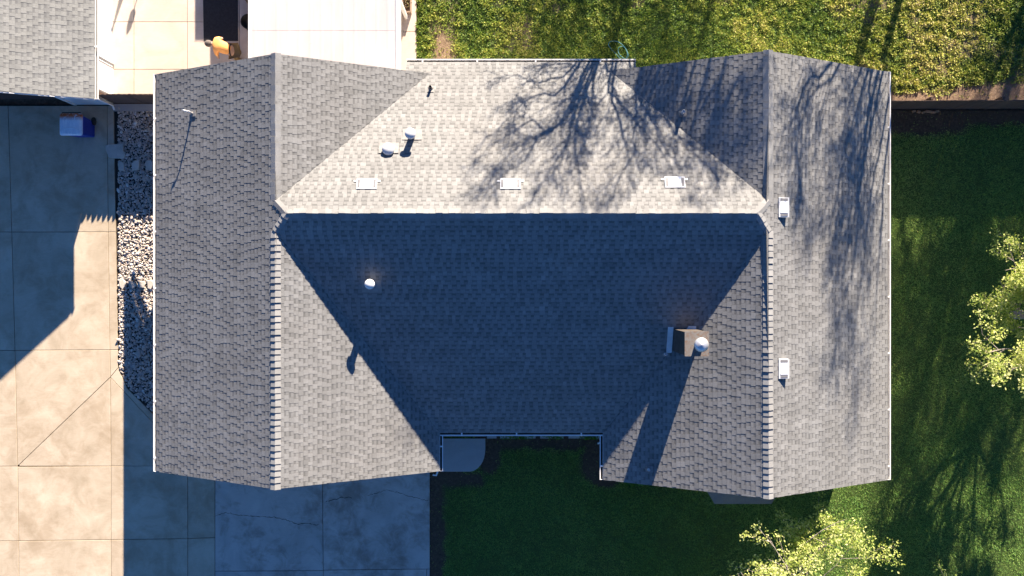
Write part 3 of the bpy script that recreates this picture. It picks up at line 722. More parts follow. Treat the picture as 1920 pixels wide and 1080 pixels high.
MB().prism([(NX, NF), (NX, 30), (-23.7, 30), (-23.7, NF)], lambda x, y: zf(npl2)(x, y)-.003, lambda x, y: zf(npl2)(x, y)+.004).build('left_shingles', M['shingle_near'], nro)
gutter((NE+.01, NF), (NE+.01, 30), (1, 0), 2.365, [1.7, 4.2, 6.7], nb)
rk = MB(); A = [(NE, NF-.025, 2.395), (NX, NF-.025, zr2-.005), (NX, NF-.025, zr2-.085), (NE, NF-.025, 2.315)]; B = [(x, NF-.003, z) for x, _, z in A]
rk.add(A+B, [(0, 1, 2, 3), (7, 6, 5, 4), (0, 4, 5, 1), (1, 5, 6, 2), (2, 6, 7, 3), (3, 7, 4, 0)]); rk.build('fascia', M['white'], nb)
NW = -14.06; yw = 6.45
nw = MB().box(-15.35, yw, -.1, NW, 29.5, 2.17).box(-23.2, yw+.22, -.1, -15.352, 29.5, 2.17).box(-23.2, yw, 2.08, -15.352, yw+.218, 2.17)
nw.add([(-23.2, yw+.01, 2.172), (NW, yw+.01, 2.172), (NX, yw+.01, zr2-.2), (-23.2, yw+.2, 2.172), (NW, yw+.2, 2.172), (NX, yw+.2, zr2-.2)], [(0, 1, 2), (5, 4, 3), (1, 4, 5, 2), (0, 2, 5, 3)])
nw.build('wall', M['bluewall'], nb)
ngd = MB().box(-20.3, yw+.19, 0, -15.36, yw+.216, 2.07).build('garage_door', M['brown_door'], nb)
MB().box(-15.40, yw-.03, 0, -15.30, yw-.002, 2.16).build('trim', M['white'], nb)
MB().box(NW-.08, yw-.028, 0, NW+.03, yw-.002, 2.10).build('trim', M['white'], nb)
MB().tube([(NW+.06, yw-.05, 2.05), (NW+.06, yw-.05, .1), (NW+.10, yw-.20, .05)], .035, 8).build('downspout', M['white'], nb)
# side door hood and step
sd = MB().box(NW+.002, 6.75, .0, NW+.05, 7.75, 2.0).build('side_door', M['white'], nb)
MB().box(NW+.052, 7.78, 0, NW+.075, 7.86, 2.0).build('trim', M['grey_band'], sd)
MB().box(NW+.052, 6.64, 0, NW+.075, 6.72, 2.0).build('trim', M['grey_band'], sd)

# ------------------------------------------------------------------ fences
def fence(name, label, x0, x1, y, h, bw, gapw, dog, rng, slope=0.0):
    t = thing(name, label, 'fence'); x = x0; n = 0
    while x < x1-.02:
        w_ = bw*rng.uniform(.95, 1.05); xe = min(x+w_, x1); hh = h+rng.uniform(-.02, .02); dy = rng.uniform(-.006, .006)+slope*(x-x0)
        if dog: pts = [(x, -.05), (xe, -.05), (xe, hh-.075), (xe-.06, hh), (x+.06, hh), (x, hh-.075)]
        else: pts = [(x, -.05), (xe, -.05), (xe, hh), (x, hh)]
        k = len(pts); A = [(a, y+dy-.009, b) for a, b in pts]; B = [(a, y+dy+.009, b) for a, b in pts]
        MB().add(A+B, [tuple(range(k)), tuple(range(2*k-1, k-1, -1))]+[(i, k+i, k+(i+1) % k, (i+1) % k) for i in range(k)]).build('board', M['fence'], t)
        x = xe+gapw
    for z in (.25, h-.25):
        MB().obox(((x0+x1)/2, y+.035+slope*(x1-x0)/2, z), ((x1-x0)/2, slope*(x1-x0)/2, 0), (0, .02, 0), (0, 0, .045)).build('rail', M['fence'], t)
    xx = x0+.05
    while xx < x1:
        MB().obox((xx, y+.10+slope*(xx-x0), (h-.1)/2), (.045, 0, 0), (0, .045, 0), (0, 0, (h-.1)/2)).build('post', M['fence'], t); xx += 2.4
    return t
fr_ = random.Random(4)
fence('wooden_fence', 'dark wooden board fence between the two lawns at the right', 11.75, 26, 6.30, 1.28, .14, .006, False, fr_, .004)
fence('side_fence', 'dark dog eared picket fence between the two houses', -14.0, -11.02, 6.50, 1.40, .175, .003, True, fr_)
MB().box(-14.0, 6.22, -.1, -11.0, 6.46, .04).build('fence_kerb', M['pad'], kind='structure')

for i, px in enumerate([1713, 1722, 1731, 1738, 1744, 1750, 1757]):
    x, y = g(px, 209+(i % 3)); rr = random.Random(i)
    a = rr.uniform(-.4, .4); o = MB().obox((0, 0, .0), (.055*math.cos(a), .055*math.sin(a), 0), (-.035*math.sin(a), .035*math.cos(a), 0), (0, 0, .035)).build('brick', simple('fired_clay_%d' % i, (.42+.05*(i % 2), .26, .15), .9), None)
    o.location = (x, y, .02); o['category'] = 'brick'; o['group'] = 'loose bricks at the foot of the right fence'
    o['label'] = ['loose brick at the left end of the row along the fence foot', 'second brick from the left in the row along the fence foot', 'third brick from the left in the row along the fence foot',
                  'middle brick of the seven along the fence foot', 'third brick from the right in the row along the fence foot', 'second brick from the right in the row along the fence foot', 'loose brick at the right end of the row along the fence foot'][i]

# ------------------------------------------------------------------ patio and its cover
MB().prism([(-14.04, 6.64), (-3.35, 6.64), (-3.35, 30), (-14.04, 30)], -.16, -.05).build('patio_base', M['gap'], kind='structure')
patio = thing('patio', 'x', 'x'); del patio['label'], patio['category']; patio['kind'] = 'structure'
xs = [208, 251, 351, 449, 560, 670, 781]; ys = [198, 130, 41, -70, -190, -500]
for i in range(len(xs)-1):
    for j in range(len(ys)-1):
        a, b = xs[i], xs[i+1]; y0, y1 = ys[j], ys[j+1]
        if i == 0: a = 206
        if i == len(xs)-2: y0_, y1_ = ([198, 59, -60, -190, -300, -500][j], [59, -60, -190, -300, -500, -501][j]) if j < 5 else (y0, y1)
        else: y0_, y1_ = y0, y1
        if y0_ > 187.0: y0_ = 186
        slab([(a, y0_), (b, y0_), (b, y1_), (a, y1_)], 'patio', patio)

cov = thing('patio_cover', 'pale pink ribbed metal patio cover behind the left wing', 'patio cover')
t = NT("cover_metal", 0.5, 0.4); c = t.ramp(t.noise(1.5, 6, .65, stretch=(1, .25, 1)), [(.3, (.53, .47, .45)), (.6, (.60, .54, .52)), (.8, (.68, .62, .60))])
sp_ = t.ramp(t.noise(7, 3, .8), [(.70, 1.0), (.76, .35)]); t.color(t.mix(.6, c, sp_, 'MULTIPLY')); M['cover'] = t.m
CH = 2.4; cs = F/(H-CH); cx0, cx1 = (471-960)/cs, (742-960)/cs; yb0 = 6.95; ysm = (540-57)/cs
npan = 13; wpan = (cx1-cx0)/npan
for k in range(npan):
    x0 = cx0+k*wpan
    for (ya, yb, dz) in ((yb0, ysm+.05, 0.0), (ysm, 15.9, .003)):
        mb = MB(); zt_ = CH+dz
        prof = [(x0+.0005, .0), (x0+.05, .0), (x0+.10, .004), (x0+.14, .004), (x0+.19, .0), (x0+wpan-.0005, .0)]
        A = [(x, ya, zt_+z) for x, z in prof]; B = [(x, yb, zt_+z) for x, z in prof]; C = [(x, ya, zt_+z-.008) for x, z in prof]; D = [(x, yb, zt_+z-.008) for x, z in prof]; n = len(prof)
        fs = [(i, i+1, n+i+1, n+i) for i in range(n-1)]+[(2*n+i+1, 2*n+i, 3*n+i, 3*n+i+1) for i in range(n-1)]+[(i+1, i, 2*n+i, 2*n+i+1) for i in range(n-1)]
        mb.add(A+B+C+D, fs).build('cover_panel', M['cover'], cov)
MB().box(cx1+.002, yb0-.3, CH-.12, cx1+.16, 15.9, CH+.03).build('cover_gutter', M['white'], cov)
MB().box(cx0-.09, yb0-.1, CH-.14, cx0-.002, 15.9, CH+.02).build('side_beam', M['white'], cov)
MB().box(cx0-.62, 15.905, CH-.06, cx1+.1, 22.0, CH+.02).build('shadow_canopy', M['cover'], cov)  # unseen wider piece, added for the stepped shadow it throws on the patio
for x, y in ((cx1+.05, 9.5), (cx1+.05, 15.8), (cx0-.05, 15.8), (cx0-.55, 21.9), (cx1, 21.9)):
    MB().box(x-.05, y-.05, 0, x+.05, y+.05, CH-.14).build('post', M['white'], cov)

# planter trough
px0, py0 = g(756, 27); px1 = g(772, 27)[0]
pt_ = thing('planter', 'narrow wooden trough of dry plants on the patio edge', 'planter')
ph = .26
for bx in ((px0, py0, px1, py0+.04), (px0, 12.0, px1, 12.04), (px0, py0+.042, px0+.03, 11.998), (px1-.03, py0+.042, px1, 11.998)):
    MB().box(bx[0], bx[1], .002, bx[2], bx[3], ph).build('board', M['planter'], pt_)
MB().box(px0+.031, py0+.045, .004, px1-.031, 11.99, ph-.06).build('soil', M['soil'], pt_)
mb = MB(); rr = random.Random(5)
for i in range(420):
    c = Vector((rr.uniform(px0+.03, px1-.03), rr.uniform(py0+.06, 11.9), ph-.06)); a = rr.uniform(0, 6.28); l = rr.uniform(.05, .12); d = Vector((math.cos(a)*.6, math.sin(a)*.6, rr.uniform(.3, 1))).normalized()*l; s = Vector((-math.sin(a), math.cos(a), 0))*l*.25
    mb.add([c, c+d*.5+s, c+d, c+d*.5-s], [(0, 1, 2, 3)], rr.random())
mb.build('dry_plants', leafy("dry_plants", [(0, (.05, .03, .02)), (.5, (.20, .13, .07)), (1, (.30, .30, .12))], .1), pt_, kind='stuff')

# mat
m_ = MB().prism([g(380,-60), g(446,-60), g(446.5,77), g(382,77)], .001, .014, bevel=.004).build('door_mat', simple("black_mat", (.028, .028, .034), .9, .25, 14), None)
m_['label'] = 'large black rubber mat on the patio beside the crouched person'; m_['category'] = 'mat'
# covered grill and round pot beside it
gr_ = thing('covered_grill', 'grill under a dark brown fabric cover at the edge of the patio cover', 'grill')
def drape(poly_top, poly_bot, z, tint=.5):
    mb = MB(); n = len(poly_top); A = [(x, y, 0.02) for x, y in poly_bot]; Bm = [(x*.3+X*.7, y*.3+Y*.7, z*.75) for (x, y), (X, Y) in zip(poly_bot, poly_top)]; B = [(x, y, z) for x, y in poly_top]
    cx = sum(p[0] for p in poly_top)/n; cy = sum(p[1] for p in poly_top)/n; C = [(cx+(x-cx)*.8, cy+(y-cy)*.8, z+.05) for x, y in poly_top]
    vs = A+Bm+B+C; fs = []
    for r_ in range(3):
        for i in range(n): j = (i+1) % n; fs.append((r_*n+i, r_*n+j, (r_+1)*n+j, (r_+1)*n+i))
    fs.append(tuple(3*n+i for i in range(n))); mb.add(vs, fs, tint, True); return mb
q = [(-9.35, 10.2), (-8.95, 9.62), (-8.55, 9.22), (-7.7, 9.2), (-7.6, 10.8), (-8.9, 11.0)]
cx = sum(p[0] for p in q)/6; cy = sum(p[1] for p in q)/6
bot = [(cx+(x-cx)*1.12+.02*math.sin(5*i), cy+(y-cy)*1.12) for i, (x, y) in enumerate(q)]
drape(q, bot, 1.0).build('fabric_cover', simple("brown_fabric", (.075, .052, .038), .9, .2, 5, bump=.3), gr_)
MB().box(-9.1, 9.9, .0, -7.9, 10.4, .12).build('base', M['black'], gr_)
px_, py_ = g(472, 47)
pot = MB().lathe((px_, py_, 0), [(.20, 0.002), (.24, .05), (.25, .38), (.262, .40), (.262, .43), (.23, .43), (.22, .30), (.02, .28)], 28).build('plant_pot', M['black']); pot['label'] = 'round black pot half under the patio cover'; pot['category'] = 'pot'

# garden hose
hz = .06
pts = []
def hp(x, y, z=hz): v = pz(x, y, z); return (v.x, v.y, v.z)
loop = [(1146,92),(1141,84),(1144,78),(1152,77),(1160,79),(1167,84),(1173,91),(1177,99),(1178,105),(1174,110),(1168,108),(1162,103),(1159,96),(1160,90),(1165,87),(1171,89),(1175,96),(1176,104),(1172,111),(1163,110),(1157,103),(1151,97),(1147,93)]
def smooth(P_, n=6):
    out = []
    for i in range(len(P_)-1):
        p0, p1, p2, p3 = [Vector(P_[max(0, min(len(P_)-1, i+k))]) for k in (-1, 0, 1, 2)]
        for k in range(n):
            t = k/n; out.append(.5*((2*p1)+(-p0+p2)*t+(2*p0-5*p1+4*p2-p3)*t*t+(-p0+3*p1-3*p2+p3)*t**3))
    return out+[Vector(P_[-1])]
o = MB().tube(smooth([hp(x, y, .05+.02*(i % 3)) for i, (x, y) in enumerate(loop)]), .010, 6).build('garden_hose', simple("teal_hose", (.06, .19, .22), .45, .1, 4), None)
o['label'] = 'thin teal garden hose coiled on the grass by the rear gutter'; o['category'] = 'hose'

# ------------------------------------------------------------------ wheeled bin
bn = thing('wheelie_bin', 'blue wheeled bin with a pale lid stained by rust', 'bin')
bt, bh = 1.02, 1.08
def ring(x0, x1, y0, y1, z, r=.05, n=4):
    out = []
    for cx, cy, a0 in ((x1-r, y1-r, 0), (x0+r, y1-r, 90), (x0+r, y0+r, 180), (x1-r, y0+r, 270)):
        for k in range(n+1): a = math.radians(a0+90*k/n); out.append((cx+r*math.cos(a), cy+r*math.sin(a), z))
    return out
def loft(rings, cap=(True, True)):
    n = len(rings[0]); vs = [p for r in rings for p in r]; fs = []
    for i in range(len(rings)-1):
        for k in range(n): j = (k+1) % n; fs.append((i*n+k, i*n+j, (i+1)*n+j, (i+1)*n+k))
    if cap[0]: fs.append(tuple(range(n-1, -1, -1)))
    if cap[1]: fs.append(tuple((len(rings)-1)*n+k for k in range(n)))
    return vs, fs
l0, l1 = pz(111, 253, 1.05), pz(152.5, 212, 1.05)
X0, X1, Y0, Y1 = l0.x, l1.x, l0.y, l1.y
vs, fs = loft([ring(X0+.09, X1-.05, Y0+.10, Y1-.10, .02), ring(X0+.03, X1-.02, Y0+.03, Y1-.04, .92), ring(X0+.0, X1, Y0, Y1-.02, .93), ring(X0, X1, Y0, Y1-.02, .97)])
MB().add(vs, fs).build('body', simple("blue_plastic", (.012, .03, .30), .45, .08, 4, .5), bn)
t = NT("faded_lid", 0.6, .35); pos = t.n("ShaderNodeSeparateXYZ"); t.link(t.co, pos.inputs[0])
rim = t.n("ShaderNodeMapRange"); rim.inputs[1].default_value = Y1-.26; rim.inputs[2].default_value = Y1-.10; t.link(pos.outputs[1], rim.inputs[0])
rs = t.math('MULTIPLY', rim.outputs[0], t.ramp(t.noise(9, 6, .75, dist=1), [(.36, 0.0), (.46, 1.0)]))
c = t.ramp(t.noise(8, 6, .7, stretch=(3, .5, 1)), [(.3, (.45, .58, .74)), (.7, (.72, .80, .88))]); t.color(t.mix(rs, c, (.40, .10, .03))); M['lid'] = t.m
vs, fs = loft([ring(X0-.01, X1+.01, Y0-.01, Y1, .972, .07), ring(X0-.01, X1+.01, Y0-.01, Y1, 1.0, .07), ring(X0+.03, X1-.03, Y0+.03, Y1-.05, 1.05, .10), ring(X0+.08, X1-.08, Y0+.06, Y1-.16, 1.06, .12)])
lid = MB().add(vs, fs).build('lid', M['lid'], bn)
MB().tube([((X0+.08)+(X1-X0-.16)*k/12, Y0+.16+.07*math.sin(math.pi*k/12), 1.066) for k in range(13)], .012, 6).build('lid_rib', M['lid'], lid)
MB().tube([(X0+.06, Y1+.03, .98), (X1-.06, Y1+.03, .98)], .017, 8).build('handle', M['black'], bn)
for x in (X0+.06, X1-.02):
    MB().lathe((x-.03, Y1-.10, .14), [(.13, 0), (.14, .01), (.14, .05), (.13, .06)], 20, axis=(1, 0, 0)).build('wheel', M['black'], bn)

# ------------------------------------------------------------------ trees
def grow(mb, p, d, L_, r, lev, rng, spread=.7, up=.25, tips=None, seg=4, kids=(4, 6), rmin=.008):
    """one branch with side branches"""
    pts = [p.copy()]; q = p.copy(); dd = d.normalized(); n = seg
    for i in range(n):
        dd = (dd+Vector((rng.gauss(0, .16), rng.gauss(0, .16), rng.gauss(0, .12)+up*.12))).normalized(); q = q+dd*L_/n; pts.append(q.copy())
    rad = [max(rmin*.6, r*(1-.75*i/n)) for i in range(n+1)]; mb.tube(pts, rad, 5 if r > .03 else 3, cap=False)
    if lev == 0:
        if tips is not None: tips.append((pts[-1], dd)); tips.append((pts[-2], dd))
        return
    for _ in range(rng.randint(*kids)):
        t = rng.uniform(.25, 1.0)*n; i = min(n-1, int(t)); c = pts[i].lerp(pts[i+1], t-i); ax = (pts[i+1]-pts[i]).normalized()
        side = Vector((rng.gauss(0, 1), rng.gauss(0, 1), rng.gauss(0, .8))); side = (side-ax*side.dot(ax)).normalized()
        nd = (ax*(1-spread*.45)+side*spread+Vector((0, 0, up*.5))).normalized()
        grow(mb, c, nd, L_*rng.uniform(.42, .68), max(rmin, r*.5), lev-1, rng, spread, up, tips, max(2, seg-1), kids, rmin)

def unshadow(px, py, key, Yt):
    """the point of a tree standing at Y = Yt whose shadow falls on the surface seen at this pixel"""
    c = pix(px, py, PL[key] if key else (0, 0, 0)); t = (Yt-c.y)/SUN[1]; return c+Vector(SUN)*t

def bare_tree(name, label, Yt, base_px, limbs, r_trunk, r_limb, seed, lev=2, kids=(4, 6), L0=1.5, dens=.4, group='trees whose shadows fall on the roof'):
    rng = random.Random(seed); root = unshadow(*base_px, None, Yt)
    t = thing(name, label, 'tree', group, (root.x, root.y, 0)); off = Vector((root.x, root.y, 0))
    tr = MB(); cr = MB(); b0 = Vector((root.x+rng.uniform(-.1, .1), Yt, -.1))
    tr.tube([b0-off, (b0.lerp(root, .12))-off, (b0.lerp(root, .6))-off, root-off], [r_trunk*1.35, r_trunk*1.05, r_trunk*.92, r_trunk*.8], 12)
    tr.build('trunk', M['bark'], t)
    for i, (key, pxs) in enumerate(limbs):
        dy = rng.uniform(-1.3, 1.3); P_ = [root.copy()]
        for j, (x, y) in enumerate(pxs):
            f = (j+1)/len(pxs); P_.append(unshadow(x, y, key, Yt+dy*f))
        P_ = smooth([tuple(p) for p in P_], 3); n = len(P_); rl = r_limb*rng.uniform(.75, 1.15)
        cr.tube([p-off for p in P_], [max(.014, rl*(1-.8*k/(n-1))) for k in range(n)], 7, cap=False)
        for k in range(2, n):
            for _ in range(0 if rng.random() > dens*2.4 else 1 if rng.random() < .6 else 2):
                ax = (P_[k]-P_[k-1]).normalized(); side = Vector((rng.gauss(0, 1), rng.gauss(0, .8), rng.gauss(0, .7))); side = (side-ax*side.dot(ax)).normalized()
                grow(cr, P_[k]-off, ax*.75+side*.65+Vector((0, 0, .15)), L0*rng.uniform(.6, 1.2)*(1-.3*k/n), max(.012, rl*(1-.8*k/n)*.5), lev, rng, .75, .3, None, 4, kids)
    cr.build('crown', M['bark'], t, kind='stuff'); return t

A_limbs = [
 ('mr', [(1100,125),(1085,170),(1070,210),(1045,235),(1000,257),(965,282),(930,312),(900,348)]),
 ('mr', [(1112,125),(1097,165),(1080,205),(1070,240),(1062,272),(1040,305),(1018,340),(990,385)]),
 ('mr', [(1120,125),(1112,170),(1107,220),(1105,258)]),
 ('mr', [(1075,125),(1035,147),(1003,156),(970,140)]),
 ('mr', [(1142,150),(1152,180),(1185,220),(1205,243),(1232,275),(1262,320)]),
 ('mr', [(1148,160),(1157,210),(1168,255),(1178,300),(1160,335),(1150,372)]),
 ('mr', [(1190,150),(1192,180),(1193,225),(1186,262),(1200,320)]),
 ('mr', [(1088,150),(1062,222),(1010,258),(985,300),(940,330),(905,375)]),
 ('mr', [(1100,170),(1078,260),(1085,320),(1095,380)]),
 ('mr', [(1180,118),(1198,145),(1212,175)]), ('ri', [(1205,128),(1222,150),(1235,185)]), ('mr', [(1120,117),(1065,120),(1005,124)]), ('mr', [(1050,232),(1000,225),(960,250),(915,275)]), ('mr', [(1060,160),(1020,175),(985,190),(940,235)]),
 ('mr', [(1135,119),(1170,130),(1205,150)]),
]
bare_tree('bare_tree', 'many limbed bare tree beyond the back lawn shading the rear slope', 15.0, (1166, 25), A_limbs, .16, .050, 2, kids=(4, 6), L0=1.2, dens=.3)
A2 = [('ri', [(1303,118),(1297,170),(1290,225),(1284,270)]), ('ri', [(1262,130),(1240,165),(1235,200)]), ('mr', [(1215,190),(1245,220),(1270,255),(1300,290),(1345,325)]),
      ('ri', [(1330,115),(1340,160),(1345,220),(1350,270)]), ('ri', [(1360,112),(1385,150),(1395,190),(1402,250)]), ('mr', [(1210,160),(1225,230),(1255,290),(1300,345)])]
bare_tree('bare_tree', 'slender bare tree between the two larger ones beyond the back lawn', 16.5, (1308, 92), A2, .11, .05, 5, kids=(4, 5), L0=1.2)
B_ = [('ro', [(1614,132),(1606,150),(1598,172),(1590,200)]), ('ro', [(1628,130),(1612,185),(1599,230),(1587,270),(1560,350),(1538,425)]),
      ('ro', [(1636,130),(1631,185),(1623,250),(1617,300),(1613,350),(1604,400),(1585,480),(1575,560)]), ('ro', [(1648,131),(1637,175),(1626,225),(1612,290),(1598,340),(1585,390)]),
      ('ro', [(1575,118),(1555,150),(1535,165),(1510,200),(1500,270)]), ('ro', [(1560,116),(1520,145),(1495,200),(1490,260),(1500,350)]), ('ro', [(1655,250),(1640,320),(1626,420),(1615,520),(1600,640)]),
      ('ro', [(1620,300),(1610,400),(1600,500),(1570,600)]), ('ro', [(1660,300),(1655,400),(1645,520),(1640,640)])]
bare_tree('bare_tree', 'thick trunked bare tree beyond the back lawn shading the right wing', 14.5, (1608, 112), B_, .21, .055, 8, lev=2, kids=(4, 6), L0=1.3)
D_ = [(None, [(1672,215),(1690,400),(1725,600),(1735,760),(1745,900),(1725,1010)]), (None, [(1700,300),(1760,500),(1775,700),(1765,900),(1740,1060)]),
      (None, [(1705,300),(1790,520),(1815,760),(1800,920),(1770,1070)]), (None, [(1690,300),(1700,600),(1690,800),(1650,900),(1620,960)]), (None, [(1720,350),(1840,600),(1870,800),(1850,900)]), (None, [(1700,500),(1720,750),(1700,880),(1690,1000)])]
bare_tree('bare_tree', 'tall bare tree beyond the back lawn whose shadow reaches the side lawn', 17.0, (1655, 108), D_, .15, .048, 13, lev=2, kids=(3, 4), L0=1.4, dens=.14)
E_ = [(None, [(1900,60),(1880,110),(1860,150),(1840,230)]), (None, [(1915,30),(1905,130),(1900,200),(1880,300)]), (None, [(1895,60),(1930,150),(1950,260)])]
bare_tree('bare_tree', 'bare tree at the far right beyond the back lawn', 24.0, (1925, 10), E_, .16, .09, 17, kids=(3, 5))
F_ = [(None, [(1010,0),(990,50),(975,100)]), (None, [(1060,0),(1040,60),(1030,105)]), (None, [(1085,10),(1070,60),(1060,90)]), (None, [(1095,20),(1100,70)]), (None, [(1030,20),(1015,60)])]
bare_tree('bare_tree', 'thin bare tree left of the many limbed one beyond the back lawn', 27.0, (1098, -40), F_, .13, .08, 19, kids=(4, 6))
G_ = [(None, [(1160,0),(1150,50),(1148,90)]), (None, [(1180,10),(1175,60)]), (None, [(1300,10),(1290,60),(1285,95)]), (None, [(1222,30),(1214,75)]), (None, [(1245,20),(1250,70),(1240,95)])]
bare_tree('bare_tree', 'bare tree directly behind the many limbed one beyond the back lawn', 28.0, (1238, -40), G_, .14, .08, 23, kids=(4, 6))

def leaf_cloud(pts, per, rad, size, rng, flat=.6, up=.5):
    n = len(pts)*per; c = np.repeat(np.array([p[:] for p in pts]), per, 0)+rng.normal(0, 1, (n, 3))*np.array([rad, rad, rad*flat])
    a = rng.uniform(0, 2*np.pi, n); d = np.stack([np.cos(a), np.sin(a), rng.normal(0, .45, n)], 1); d /= np.linalg.norm(d, axis=1)[:, None]
    nz = rng.normal(0, .5, (n, 3))+np.array([0, 0, up]); s = np.cross(d, nz); s /= np.linalg.norm(s, axis=1)[:, None]
    L_ = size*rng.uniform(.6, 1.3, n)[:, None]; V = np.stack([c, c+d*L_*.5+s*L_*.3, c+d*L_, c+d*L_*.5-s*L_*.3], 1).reshape(-1, 3)
    return V, np.arange(4*n).reshape(n, 4), n
def leafy_tree(name, label, cx, cy, trunk_h, R_, top, seed, mat, per, size, rad, n_limb=9, lev=3, group=None, bark='bark_pale', tintf=None, kids=(3, 5)):
    rng = random.Random(seed); nr = np.random.default_rng(seed); t = thing(name, label, 'tree', group, (cx, cy, 0)); tr = MB(); br = MB(); tips = []
    tr.tube([(0, 0, -.1), (.02, .01, .4), (.05, 0, trunk_h*.6), (.02, .04, trunk_h)], [.17, .13, .11, .09], 12); tr.build('trunk', M[bark], t)
    for i in range(n_limb):
        a = 2*math.pi*i/n_limb+rng.uniform(-.3, .3); el = rng.uniform(.25, .9)
        grow(br, Vector((0, 0, trunk_h*rng.uniform(.75, 1))), Vector((math.cos(a), math.sin(a), el)), R_*rng.uniform(.62, .9), .05, lev, rng, .65, .3, tips, 5, kids, .007)
    tips = [p for p, d in tips if p.z < top]
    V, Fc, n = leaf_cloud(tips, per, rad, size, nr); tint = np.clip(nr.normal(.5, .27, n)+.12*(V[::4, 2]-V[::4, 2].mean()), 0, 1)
    br.build('branches', M[bark], t, kind='stuff')
    obj('crown', np_mesh('crown', V, Fc, tint), mat, t, kind='stuff'); return t
leafy_tree('spring_tree', 'young leafing tree at the right edge of the side lawn', 17.5, -.95, 1.7, 3.3, 5.4, 31, M['leaf'], 34, .080, .10, group='young leafing trees on the lawn')
leafy_tree('spring_tree', 'young leafing tree at the bottom edge in front of the right wing', 9.75, -11.2, 1.9, 4.4, 5.6, 37, M['leaf'], 34, .080, .10, group='young leafing trees on the lawn', n_limb=10)
# two dense leafy trees far beyond the back lawn; their crowns shade the side lawn
def dense_tree(name, label, c, R_, hgt, seed, clumps, per):
    rng = random.Random(seed); nr = np.random.default_rng(seed); t = thing(name, label, 'tree', 'trees whose shadows fall on the roof', (c[0], c[1], 0))
    tr = MB().tube([(0, 0, -.1), (.05, 0, 1.5), (0, .05, hgt*.55), (0, 0, hgt)], [.24, .19, .14, .05], 12); tr.build('trunk', M['bark'], t)
    pts = []
    for _ in range(clumps):
        a = rng.uniform(0, 6.28); r = rng.random()**.5; pts.append(Vector((R_[0]*r*math.cos(a), R_[1]*r*math.sin(a), c[2]+R_[2]*rng.uniform(-1, 1)*math.sqrt(max(.05, 1-r*r)))))
    V, Fc, n = leaf_cloud(pts, per, .30, .13, nr, .8); br = MB()
    for p in pts[::3]: br.tube([(0, 0, p.z*.75), tuple(p*.6+Vector((0, 0, p.z*.38))), tuple(p)], [.05, .03, .012], 4, cap=False)
    br.build('branches', M['bark'], t, kind='stuff'); obj('crown', np_mesh('crown', V, Fc, nr.random(n)), M['leafdark'], t, kind='stuff'); return t
dense_tree('leafy_tree', 'dense leafy tree beyond the back lawn shading the side lawn', (21.2, 20.0, 7.3), (2.8, 2.0, 1.9), 9.0, 41, 225, 60)
dense_tree('leafy_tree', 'wide leafy tree at the far right beyond the fence shading the side lawn', (25.0, 21.5, 7.6), (2.6, 2.0, 2.0), 9.4, 43, 190, 60)

# ------------------------------------------------------------------ low plants
def shrub(name, label, c, rx, ry, h, n, seed, mat='shrub', size=.06, group=None):
    nr = np.random.default_rng(seed); t = thing(name, label, 'shrub', group, (c[0], c[1], 0)); mb = MB(); rg = random.Random(seed); pts = []
    for i in range(14):
        a = rg.uniform(0, 6.28); p = Vector((rx*.8*math.cos(a)*rg.random(), ry*.8*math.sin(a)*rg.random(), h*rg.uniform(.5, 1))); pts.append(p); mb.tube([(0, 0, -.03), tuple(p*.5), tuple(p)], [.012, .008, .004], 4)
    mb.build('stems', M['bark'], t, kind='stuff'); k = max(1, n//14)
    V, Fc, m_ = leaf_cloud(pts, k, min(rx, ry)*.5, size, nr, .5); V[:, 0] = np.clip(V[:, 0], -rx, rx); V[:, 1] = np.clip(V[:, 1], -ry, ry); V[:, 2] = np.maximum(V[:, 2], .0)
    obj('leaves', np_mesh('leaves', V, Fc, nr.random(m_)), M[mat], t, kind='stuff'); return t
for i, (a, b) in enumerate([(936, 1000), (1016, 1056), (1080, 1122)]):
    xa, ya = g(a, 818); xb, _ = g(b, 818)
    shrub('low_hedge', ['low green hedge under the front gutter nearest the porch slab', 'middle low green hedge under the front gutter', 'low green hedge under the front gutter nearest the right wing'][i], ((xa+xb)/2, -5.02), (xb-xa)/2, .24, .42, 1500, 50+i, group='low hedges along the front wall')
shrub('leafy_plant', 'small pale green plant peeping out from the right wing front rake', (4.15, -6.65), .50, .28, .35, 330, 60, size=.13)

# off frame: a parasol shape and a feeder shape, added to cast patio shadows
def solid(name, label, cat, builds):
    t = thing(name, label, cat)
    for nm, mb, mt in builds: mb.build(nm, M[mt], t)
px_, py_ = -12.25, 15.3
solid('parasol_shadow_caster', 'unseen parasol shape added beyond the frame to cast a shadow', 'parasol',
      [('pole', MB().tube([(px_, py_, 0.0), (px_, py_, 2.2)], .028, 8), 'galv'), ('canopy', MB().lathe((px_, py_, .95), [(.08, 0), (.13, .15), (.09, .7), (.03, 1.1)], 10), 'soffit'), ('base', MB().lathe((px_, py_, .002), [(.25, 0), (.25, .06), (.05, .1)], 16), 'black')])
px_, py_ = -11.98, 14.3
solid('feeder_shadow_caster', 'unseen feeder shape on a thin pole, added beyond the frame to cast a shadow', 'bird feeder',
      [('pole', MB().tube([(px_, py_, 0.0), (px_, py_, 1.55)], .018, 8), 'galv'), ('tray', MB().lathe((px_, py_, 1.52), [(.06, 0), (.10, .03), (.09, .2), (.03, .28)], 12), 'soffit')])

